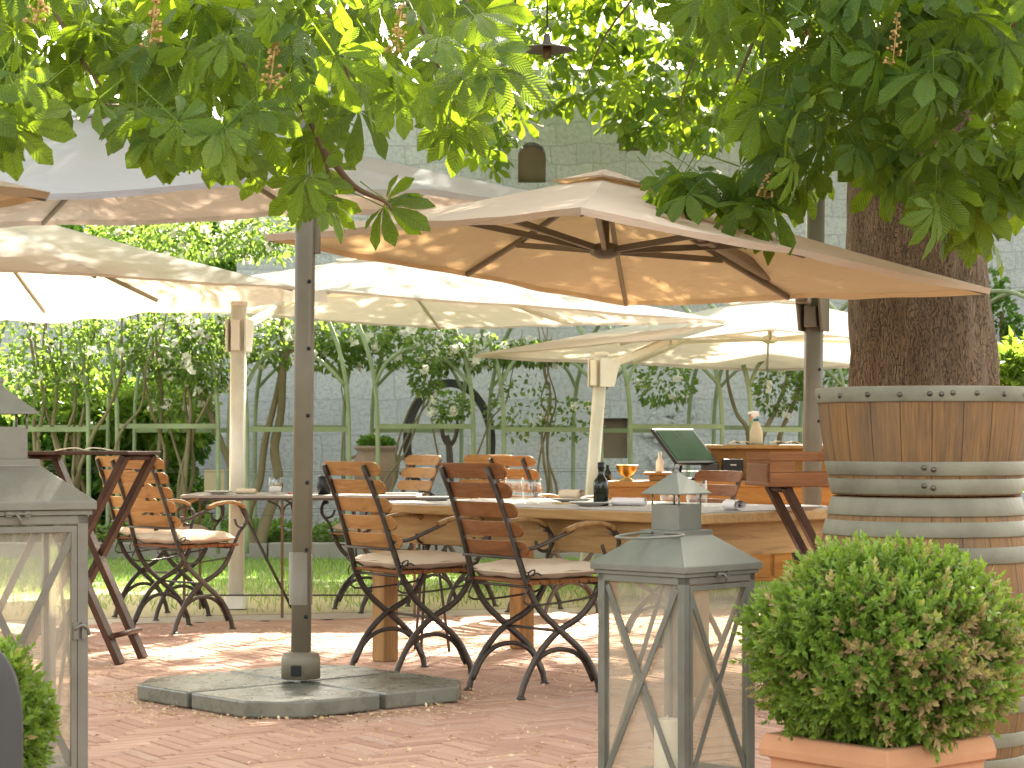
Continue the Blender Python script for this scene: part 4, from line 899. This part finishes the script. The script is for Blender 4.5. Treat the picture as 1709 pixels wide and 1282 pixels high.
# ------------------------------------------------------------------ barrels
def barrel(name, label, loc, prof, hoops, seams, rivets):
    t = thing(name, label, 'barrel', loc, 0)
    full = [(r, z) for r, z in prof]; ins = [(r-.025, z) for r, z in prof[::-1]]
    sh = spline([(r, 0, z) for r, z in prof], 6); pr = [(p.x, p.z) for p in sh]
    top = pr[-1]; body = [(0, pr[0][1]+.03), (pr[0][0]-.03, pr[0][1]+.03), (pr[0][0]-.03, pr[0][1])]+pr+[(top[0]-.028, top[1]), (top[0]-.034, top[1]-.05), (0, top[1]-.05)]
    MB().lathe(body, 88).build('staves', M['stave'], t)
    rad = lambda z: np.interp(z, [p[1] for p in pr], [p[0] for p in pr])
    for (za, zb) in hoops:
        h = MB().lathe([(rad(za)-.001, za), (rad(za)+.004, za), (rad(za)+.0055, za+.003), (rad(zb)+.0055, zb-.003), (rad(zb)+.004, zb), (rad(zb)-.001, zb)], 88).build('hoop', M['hoop_zinc'], t)
        for a in rivets(za, zb):
            zm = a[1]; r = rad(zm)+.005; th = a[0]; 
            q = MB().lathe([(.0085,0),(.008,.003),(.004,.006),(0,.0065)], 10); q.xform(Matrix.Translation((r*math.cos(th), r*math.sin(th), zm)) @ Matrix.Rotation(th,4,'Z') @ Matrix.Rotation(PI/2,4,'Y')); q.build('rivet', M['rivet'], h)
    return t
BX, BD = XP(1545,6.64), 6.64
bz = lambda y: EYE-(y-735)*6.64/F-(0)
f0 = -PI/2
def rv_low(za, zb): return [(f0+da, (za+zb)/2+dz) for da, dz in ((-.21,.004),(-.12,-.002))]
def rv_top(za, zb):
    if zb > .3: return [(f0+a, (za+zb)/2+rnd.uniform(-.003,.003)) for a in (-1.45,-1.05,-.72,-.42,-.16,-.06,.04,.26,.55,.85,1.05,1.3,1.8,2.3,2.9,3.5,4.1)]
    return rv_low(za, zb)
HB = .93
barrel('half_barrel', 'upper oak half barrel with studded rim standing on a barrel', (BX, BD, HB), [(.292,0),(.303,.06),(.318,.13),(.331,.22),(.342,.335)], [(.004,.052),(.062,.105),(.287,.334)], None, rv_top)
barrel('wine_barrel', 'lower full oak barrel with many grey hoops behind boxwood', (BX, BD, 0), [(.290,0),(.325,.15),(.352,.30),(.362,.46),(.352,.62),(.327,.78),(.290,.925)], [(.0,.05),(.085,.13),(.165,.21),(.27,.32),(.56,.605),(.725,.775),(.805,.852),(.868,.923)], None, lambda a, b: [])

# ------------------------------------------------------------------ boxwood
def sprigs(name, c, rad, n, mat, parent, seed, bare=None, lf=.027):
    rg = np.random.default_rng(seed); d = unit(rg.normal(0,1,(n,3))); d = d[d[:,2] > -.93]; n = len(d)
    lump = 1+.06*np.sin(d[:,0]*7+1)*np.sin(d[:,2]*6)+.05*np.sin(d[:,1]*11+d[:,2]*5)+rg.normal(0,.03,n)
    base = c+d*rad*(lump*rg.uniform(.78,.97,n))[:,None]
    ax = unit(d*np.array(1/np.array(rad))*np.mean(rad)+rg.normal(0,.35,(n,3))+np.array([0,0,.35]))
    k = 11; o = []; Yv = []; U = []; sz = []; rr = []
    r0 = np.clip(rg.normal(.42,.2,n)+.1*d[:,2],0,.9)
    if bare is not None:
        tb_ = rg.random(n) < bare(d); r0[tb_] = rg.uniform(.88,1,tb_.sum())
    e1 = unit(np.cross(ax, rg.normal(0,1,(n,3)))); e2 = np.cross(ax, e1)
    ln = rg.uniform(.03,.055,n)
    for j in range(k):
        f = j/(k-1); a = j*2.4+rg.uniform(0,1,n); out = e1*np.cos(a)[:,None]+e2*np.sin(a)[:,None]
        o.append(base+ax*(ln*f)[:,None]); Yv.append(out*(1-.65*f)+ax*(.35+.9*f)+rg.normal(0,.15,(n,3))); U.append(ax-out*.3); sz.append(lf*rg.uniform(.7,1.15,n)*(1-.25*f)); rr.append(np.clip(r0+.18*f+rg.normal(0,.05,n),0,1))
    o, Yv, U, sz, rr = np.concatenate(o), np.concatenate(Yv), np.concatenate(U), np.concatenate(sz), np.concatenate(rr)
    X, Y, Z = frame(Yv, U)
    return scatter(name, np.array([(0,0,0),(-.27,.45,.06),(0,.5,-.02),(.27,.45,.06),(0,1,-.05)],float), np.array([(0,2,1),(0,3,2),(1,2,4),(2,3,4)]), o, X, Y, Z, sz, mat, parent, rr)
def boxwood(label, px, py, d, rad, n, seed, bare=None):
    q = P(px, py, d); zp = q.z-rad[2]*.8; t = thing('boxwood_bush', label, 'bush', (q.x, q.y, zp), 0, 'clipped boxwood bushes')
    c = np.array([0,0,rad[2]*.8]); sprigs('foliage', c, np.array(rad), n, M['box_leaf'], t, seed, bare)
    cr = MB(); 
    for k in range(90):
        v = Vector(unit(npr.normal(0,1,(1,3)))[0]); e = Vector(c)+Vector((v.x*rad[0], v.y*rad[1], v.z*rad[2]))*.86
        if e.z < .02: continue
        cr.tube(spline([(rnd.uniform(-.03,.03),rnd.uniform(-.03,.03),-.02), (Vector(c)*.5+e*.35), e], 3), .005, 5)
    cr.build('stem', M['twig'], t)
    sprigs('inner_foliage', c, np.array(rad)*.82, n//2, M['box_leaf'], t, seed+1)
    return t, q
bare = lambda d: .05+.5*np.exp(-((d[:,0]-.55)**2+(d[:,2]-.0)**2)*3.0)+.25*np.exp(-((d[:,0]+.05)**2+(d[:,2]+.35)**2)*9)
b1, q1 = boxwood('round boxwood bush with some browned leaves in front of the barrels', 1476, 1086, 5.6, (.35,.33,.265), 4300, 5, bare)
b2, q2 = boxwood('small boxwood bush at the lower left corner', -72, 1232, 5.0, (.20,.2,.225), 2300, 8)
def square_pot(label, x, y, h, half, rz):
    t = thing('terracotta_pot', label, 'pot', (x, y, 0), rz, 'square terracotta pots')
    def sq(r, z): return [(-r,-r,z),(r,-r,z),(r,r,z),(-r,r,z)]
    rings = [sq(half*.72,0), sq(half*.9,h-.10), sq(half*.93,h-.095), sq(half*.93,h-.07), sq(half*.96,h-.062), sq(half*1.03,h-.06), sq(half*1.04,h-.04), sq(half*1.0,h-.005), sq(half*.97,h), sq(half*.84,h), sq(half*.82,h-.06)]
    vs = [p for r in rings for p in r]; fs = [(i*4+j, i*4+(j+1)%4, (i+1)*4+(j+1)%4, (i+1)*4+j) for i in range(len(rings)-1) for j in range(4)]+[(3,2,1,0)]
    MB().add(vs, fs).build('body', M['tcotta'], t, .012, 3)
    MB().add(sq(half*.83,h-.03), [(0,1,2,3)]).build('soil', M['soil'], t)
    return t
square_pot('square terracotta pot under the round boxwood', q1.x-.02, q1.y, .315, .215, math.radians(40))
square_pot('square terracotta pot at lower left corner', q2.x, q2.y, .2, .15, math.radians(30))
# dark curved metal arm at the lower left edge
q = P(-46, 1212, 4.6); ba = thing('bench_arm', 'dark grey curved metal bench arm at lower left edge', 'bench', (q.x, 4.6, 0))
MB().sweep(spline([(-.30,.0,.62),(-.12,0,.638),(-.03,0,.63),(.03,0,.59),(.052,0,.52),(.055,0,.40),(.055,0,.0)], 6), rect(.11,.018), (0,1,0), True).build('arm', M['grey_plastic'], ba, .003)
MB().sweep(spline([(-.30,.02,.55),(-.1,.02,.56),(-.02,.02,.54),(.015,.02,.49),(.02,.02,.38),(.02,.02,0)], 6), rect(.05,.02), (0,1,0), True).build('inner_strap', M['grey_plastic'], ba, .003)

# ------------------------------------------------------------------ pendant lamp
q = P(913, 80, 9.0); pn = thing('pendant_lamp', 'unlit pendant bulb lamp with flat dark shade hanging from tree', 'lamp', q)
MB().lathe([(0,.055),(.014,.055),(.016,.03),(.02,.022),(.03,.016),(.105,-.004),(.113,-.008),(.112,-.0105),(.03,.010),(.016,.006),(0,.006)], 40).build('lamp_shade', M['rivet'], pn)
MB().lathe([(0,.005),(.018,.005),(.02,-.02),(.018,-.045),(0,-.045)], 20).build('socket', M['twig'], pn)
MB().lathe([(.012,-.045),(.014,-.06),(.022,-.085),(.026,-.105),(.022,-.125),(.01,-.135),(0,-.137)], 24).build('bulb', M['glass'], pn)
MB().tube([(.016*math.cos(i*PI/8),0,.074+.016*math.sin(i*PI/8)) for i in range(16)], .0035, 6, closed=True, up=(0,1,0)).build('ring', M['iron'], pn)
MB().tube([(0,0,.09),(.003,.002,.6),(.006,0,1.2)], .004, 6).build('cord', M['iron'], pn)

# ------------------------------------------------------------------ horse chestnut
ct = thing('chestnut_tree', 'huge horse chestnut tree with furrowed trunk spreading over the terrace', 'tree', (XP(1535,12.4), 12.4, 0))
TO = ct.location.copy()
def tp(px, py, d): return P(px, py, d)-TO
def bark_tube(name, pts, r0, r1, n=40, parent=ct, lump=.05, sub=10):
    sp = spline(pts, sub); m = len(sp); mb = MB()
    mb.sweep(sp, circ(1, n), (0,1,0), True, [r0+(r1-r0)*(i/(m-1)) for i in range(m)])
    for i, v in enumerate(mb.v):
        k, j = divmod(i, n); c = sp[min(k, m-1)]; d = Vector(v)-c; a = 2*PI*j/n
        s = 1+lump*(.5*math.sin(a*5+k*.13)+.4*math.sin(a*9-k*.2+1)+.3*math.sin(a*14+k*.35))
        mb.v[i] = tuple(c+d*s)
    return mb.build(name, M['bark'], parent)
rr = lambda px: px*12.4/F
bark_tube('trunk', [tp(1545,1060,12.4), tp(1543,800,12.4), tp(1538,600,12.4), tp(1530,450,12.4), tp(1525,330,12.4), tp(1540,180,12.4), tp(1560,60,12.4), tp(1575,-60,12.4)], rr(132), rr(88), 72, sub=14)
bark_tube('limb', [tp(1570,190,12.4), tp(1630,90,12.2), tp(1700,-5,12.0), tp(1790,-120,11.8), tp(1900,-330,11.5)], rr(62), rr(45), 40)
bark_tube('limb', [tp(1565,0,12.4), tp(1480,-160,11.8), tp(1250,-330,11), tp(800,-420,10), tp(300,-330,9), tp(-100,-150,8.2)], rr(60), .05, 32)
bark_tube('limb', [tp(1560,60,12.4), tp(1520,-60,13), tp(1400,-200,14), tp(1200,-260,15), tp(900,-240,16)], rr(50), .05, 32)
bark_tube('limb', [tp(1540,200,12.4), tp(1440,90,11.4), tp(1405,10,11), tp(1360,-120,10.4), tp(1240,-260,9)], rr(24), .04, 24)
bark_tube('limb', [tp(1580,-60,12.4), tp(1640,-400,12.4), tp(1600,-800,12)], rr(80), .15, 32)
# palmate leaf template
def palmate(nl, rows=6, rs=0):
    rg = random.Random(rs); V = []; Fc = []; UV = []
    W_ = [0, .045, .11, .175, .215, .17, 0.015]
    for k in range(nl):
        a = (k-(nl-1)/2)*(4.5/nl if nl > 5 else .74)+rg.uniform(-.08,.08); ln = 1-.42*abs((k-(nl-1)/2)/((nl-1)/2))**1.6; ln *= rg.uniform(.9,1.05)
        dx, dy = math.sin(a), math.cos(a); b = len(V); dr = rg.uniform(.25,.55)
        for i in range(rows+1):
            t_ = i/rows; wd = np.interp(t_, [0,.12,.35,.6,.78,.9,1.0], W_)*ln; r = (.05+t_*.95)*ln
            z = -dr*t_*t_*ln-.05*t_; fold = .22
            for s in (-1,0,1):
                px_, py_ = dx*r+dy*wd*s*.92, dy*r-dx*wd*s*.92
                V.append((px_, py_, z+abs(s)*wd*fold+(.012*math.sin(i*2.4+s) if s else 0))); UV.append((.5+.5*s*wd/.3, t_))
        for i in range(rows):
            for s in (0,1): q = b+i*3+s; Fc.append((q, q+1, q+4, q+3))
    b = len(V)                                       # leaf stalk
    for (y, z, wd) in ((0,0,.014),(-.45,.10,.012),(-.9,.16,.016)):
        V += [(-wd, y, z), (wd, y, z)]; UV += [(.5,.5),(.5,.5)]
    Fc += [(b,b+1,b+3,b+2),(b+2,b+3,b+5,b+4)]
    return np.array(V), np.array(Fc), np.array(UV)
TPL = [palmate(7,6,1), palmate(5,6,2), palmate(6,6,3), palmate(7,6,4)]
LOW = [palmate(5,2,1), palmate(5,2,5)]
def inpoly(x, y, poly):
    c = np.zeros(len(x), bool); n = len(poly)
    for i in range(n):
        x1, y1 = poly[i]; x2, y2 = poly[(i+1) % n]
        if y1 == y2: continue
        c ^= ((y1 > y) != (y2 > y)) & (x < (x2-x1)*(y-y1)/(y2-y1)+x1)
    return c
def leaf_set(name, pts, size, face, tpl=TPL, rbias=0, droopdir=.5):
    """pts world positions; leaf midline points outward and down; normals lean to 'face'"""
    n = len(pts); g = npr.integers(0, len(tpl), n); out = []
    Yd = npr.normal(0, .75, (n,3)); Yd[:,2] = -np.abs(npr.normal(droopdir, .35, n)); Yd[:,1] -= .25
    up = npr.normal(0, .42, (n,3))+np.array(face); X, Y, Z = frame(Yd, up)
    flip = Z[:,2] < -.2; X[flip] *= -1; Z[flip] *= -1
    sz = npr.uniform(size*.72, size*1.15, n); r = np.clip(npr.random(n)*.9+rbias, 0, 1)
    for k, (tv, tf, tu) in enumerate(tpl):
        m = g == k
        if m.any(): out.append((tv, tf, tu, pts[m]-np.array(TO), X[m], Y[m], Z[m], sz[m], r[m]))
    Vs, Fs, Us, Rs, b = [], [], [], [], 0
    for tv, tf, tu, o, X_, Y_, Z_, s, r_ in out:
        k, c = len(tv), len(o)
        Vs.append((o[:,None,:]+s[:,None,None]*(tv[None,:,0:1]*X_[:,None,:]+tv[None,:,1:2]*Y_[:,None,:]+tv[None,:,2:3]*Z_[:,None,:])).reshape(-1,3))
        Fs.append((tf[None]+(np.arange(c)*k)[:,None,None]).reshape(-1,4)+b); Us.append(np.tile(tu,(c,1))); Rs.append(np.repeat(r_,k)); b += k*c
    return npmesh(name, np.concatenate(Vs), np.concatenate(Fs), M['chestnut'], ct, np.concatenate(Rs), np.concatenate(Us), True)
def px_points(poly, n, d0, d1):
    xs = [p[0] for p in poly]; ys = [p[1] for p in poly]; x = npr.uniform(min(xs), max(xs), n*4); y = npr.uniform(min(ys), max(ys), n*4); m = inpoly(x, y, poly); x, y = x[m][:n], y[m][:n]
    d = npr.uniform(d0, d1, len(x)); return np.stack([(x-CX)*d/F, d, EYE-(y-HZ)*d/F], 1)
left_poly = [(-160,-160),(880,-160),(800,40),(830,110),(840,180),(800,230),(740,200),(690,150),(640,190),(560,230),(500,215),(430,230),(330,190),(260,200),(215,160),(180,90),(120,85),(60,110),(10,150),(-60,180),(-160,200)]
leaf_set('foliage', np.concatenate([px_points(left_poly, 330, 6.1, 8.2), px_points([(-60,120),(60,120),(150,130),(260,170),(420,220),(440,280),(380,250),(250,240),(210,190),(120,150),(40,200),(-60,230)], 52, 5.9, 7.2), px_points([(480,230),(575,230),(590,330),(520,350),(495,300)], 11, 6.4, 7.6), px_points([(590,290),(640,300),(690,345),(640,350)], 3, 6.6, 7.2)]), .165, (.0,-.6,.5), droopdir=.7)
right_poly = [(1130,-120),(1830,-120),(1830,330),(1700,310),(1640,370),(1560,350),(1480,300),(1430,260),(1380,300),(1300,310),(1200,290),(1240,230),(1220,160),(1260,90),(1150,30)]
leaf_set('foliage', np.concatenate([px_points(right_poly, 430, 8.2, 10.6), px_points([(1540,300),(1700,300),(1650,390),(1560,380)], 26, 8.6, 9.6), px_points([(1060,300),(1180,280),(1300,345),(1270,362),(1140,328)], 20, 8.7, 9.3)]), .215, (0,-.4,.75), rbias=-.3)
mid_poly = [(680,-80),(1300,-80),(1280,230),(1200,240),(1120,225),(1040,230),(1000,180),(985,150),(930,185),(870,190),(850,250),(830,290),(790,250),(700,150)]
leaf_set('foliage', np.concatenate([px_points(mid_poly, 560, 21.3, 23.6), px_points([(860,-60),(1250,-60),(1250,90),(860,90)], 90, 21.5, 23.6), px_points([(1020,150),(1200,150),(1190,250),(1040,230)], 50, 21.5, 23.5), px_points([(1640,80),(1760,80),(1760,280),(1680,280)], 110, 21.5, 23.5), px_points([(-100,-100),(880,-100),(850,60),(500,120),(200,40),(-100,60)], 70, 9, 13)]), .27, (0,-.25,.9), rbias=.15, droopdir=.25)
# crown above the frame: it shades the terrace
n = 8600; y = npr.uniform(9.5, 19.6, n); x = npr.uniform(-5.5, 7.5, n); z = EYE+(HZ+70)/F*y+npr.uniform(.1, 2.6, n)
pts = np.stack([x, y, z], 1); pts = pts[npr.random(n) < np.clip(1.15-.4*np.sin(x*1.9+1)*np.sin(y*1.7), .35, 1)]
leaf_set('crown', pts, .30, (0,0,1), LOW, droopdir=.25)
n = 60; y = npr.uniform(19.6, 22.5, n); x = npr.uniform(-1, 6, n); z = EYE+(HZ+60)/F*y+npr.uniform(.1, 1.2, n)
leaf_set('crown', np.stack([x, y, z], 1), .24, (0,0,1), LOW, droopdir=.25)
for (a, b, c, d) in [((-100,-150,8.2),(60,-20,7.2),(130,90,6.8),(180,160,6.7)), ((100,-200,8),(230,-20,7.2),(300,110,6.9),(310,190,6.8)), ((300,-250,8.5),(330,-60,7.4),(390,70,7.0),(450,210,6.9)), ((300,-330,9),(500,-80,7.4),(560,60,7),(600,200,6.9)), ((450,-320,9),(620,-90,7.4),(700,40,7),(760,180,6.9)), ((500,-330,9),(720,-90,7.5),(790,40,7.2),(820,170,7.1)), ((430,60,7.0),(500,170,6.9),(540,260,6.9),(570,395,6.9)), ((540,250,6.9),(590,310,6.9),(640,335,6.9),(655,350,6.9)),
    ((1405,10,11),(1350,110,10),(1300,220,9.4),(1240,300,9)), ((1440,90,11.4),(1500,180,10),(1560,270,9.4),(1610,350,9.2)), ((1360,-120,10.4),(1290,0,10),(1240,110,9.8),(1220,160,9.8)), ((1630,90,12.2),(1660,200,10.5),(1690,280,9.8),(1720,320,9.6)), ((1200,-260,15),(1080,-40,14.5),(1010,60,14),(980,130,14)), ((900,-240,16),(860,0,15),(850,110,14.5),(835,190,14.3)), ((1250,-200,15),(1190,20,14),(1150,120,13.6),(1130,190,13.4)), ((1700,-5,12),(1700,120,13),(1690,200,13.5),(1700,260,13.6))]:
    MB().tube(spline([tp(*a), tp(*b), tp(*c), tp(*d)], 6), .012, 6, [1.2-.9*i/18 for i in range(19)]).build('twig', M['twig'], ct)
for (px, py, d, h) in ((1490,105,8.3,.2),(450,150,6.2,.16),(60,40,6.0,.16),(250,75,6.2,.14),(660,90,6.4,.15),(1340,90,9,.14),(1275,330,8.8,.1)):
    spk = MB(); b = tp(px, py, d); spk.tube([b, b+Vector((.02,0,h))], .0025, 5)
    for k in range(34):
        f = rnd.random(); r = .035*(1-f*.8); a = rnd.uniform(0, 6.28); c = b+Vector((.02*f+r*math.cos(a), r*math.sin(a), h*f)); spk.box(c, (.008,.008,.008), Matrix.Rotation(a,3,'X')); spk.tube([b+Vector((.02*f,0,h*f-.01)), c], .001, 3)
    spk.build('blossom_spike', M['spike'], ct)

# ------------------------------------------------------------------ fallen petals on the bricks
n = 12000; x = npr.uniform(-3.2, 3.2, n); y = npr.uniform(6.8, 12.4, n); m = npr.random(n) < .35+.3*np.sin(x*3+y*2)
x, y = x[m], y[m]
sx_, sy_ = XP(500,8.6), 8.45; a = npr.uniform(0, 6.28, 900); rr_ = .62+np.abs(npr.normal(0,.13,900)); x = np.concatenate([x, XP(502,8.95)+rr_*np.cos(a)]); y = np.concatenate([y, 8.95+rr_*np.sin(a)]); n = len(x)
Yd = npr.normal(0,1,(n,3)); Yd[:,2] = npr.normal(0,.35,n); X, Y, Z = frame(Yd, np.tile(np.array([0,0,1.]),(n,1))+npr.normal(0,.4,(n,3)))
tag(scatter('fallen_petals', LQ, LQF, np.stack([x, y, np.full(n,.006)],1), X, Y, Z, npr.uniform(.009,.026,n), M['petal']), 'pale fallen blossom petals scattered over the brick terrace', 'petals', None, 'stuff')
# a few more leaves closing the thin spot of the crown at upper left
leaf_set('foliage', px_points([(90,40),(420,40),(420,130),(330,150),(200,130),(110,120)], 44, 6.6, 8.4), .165, (0,-.6,.5), droopdir=.6)
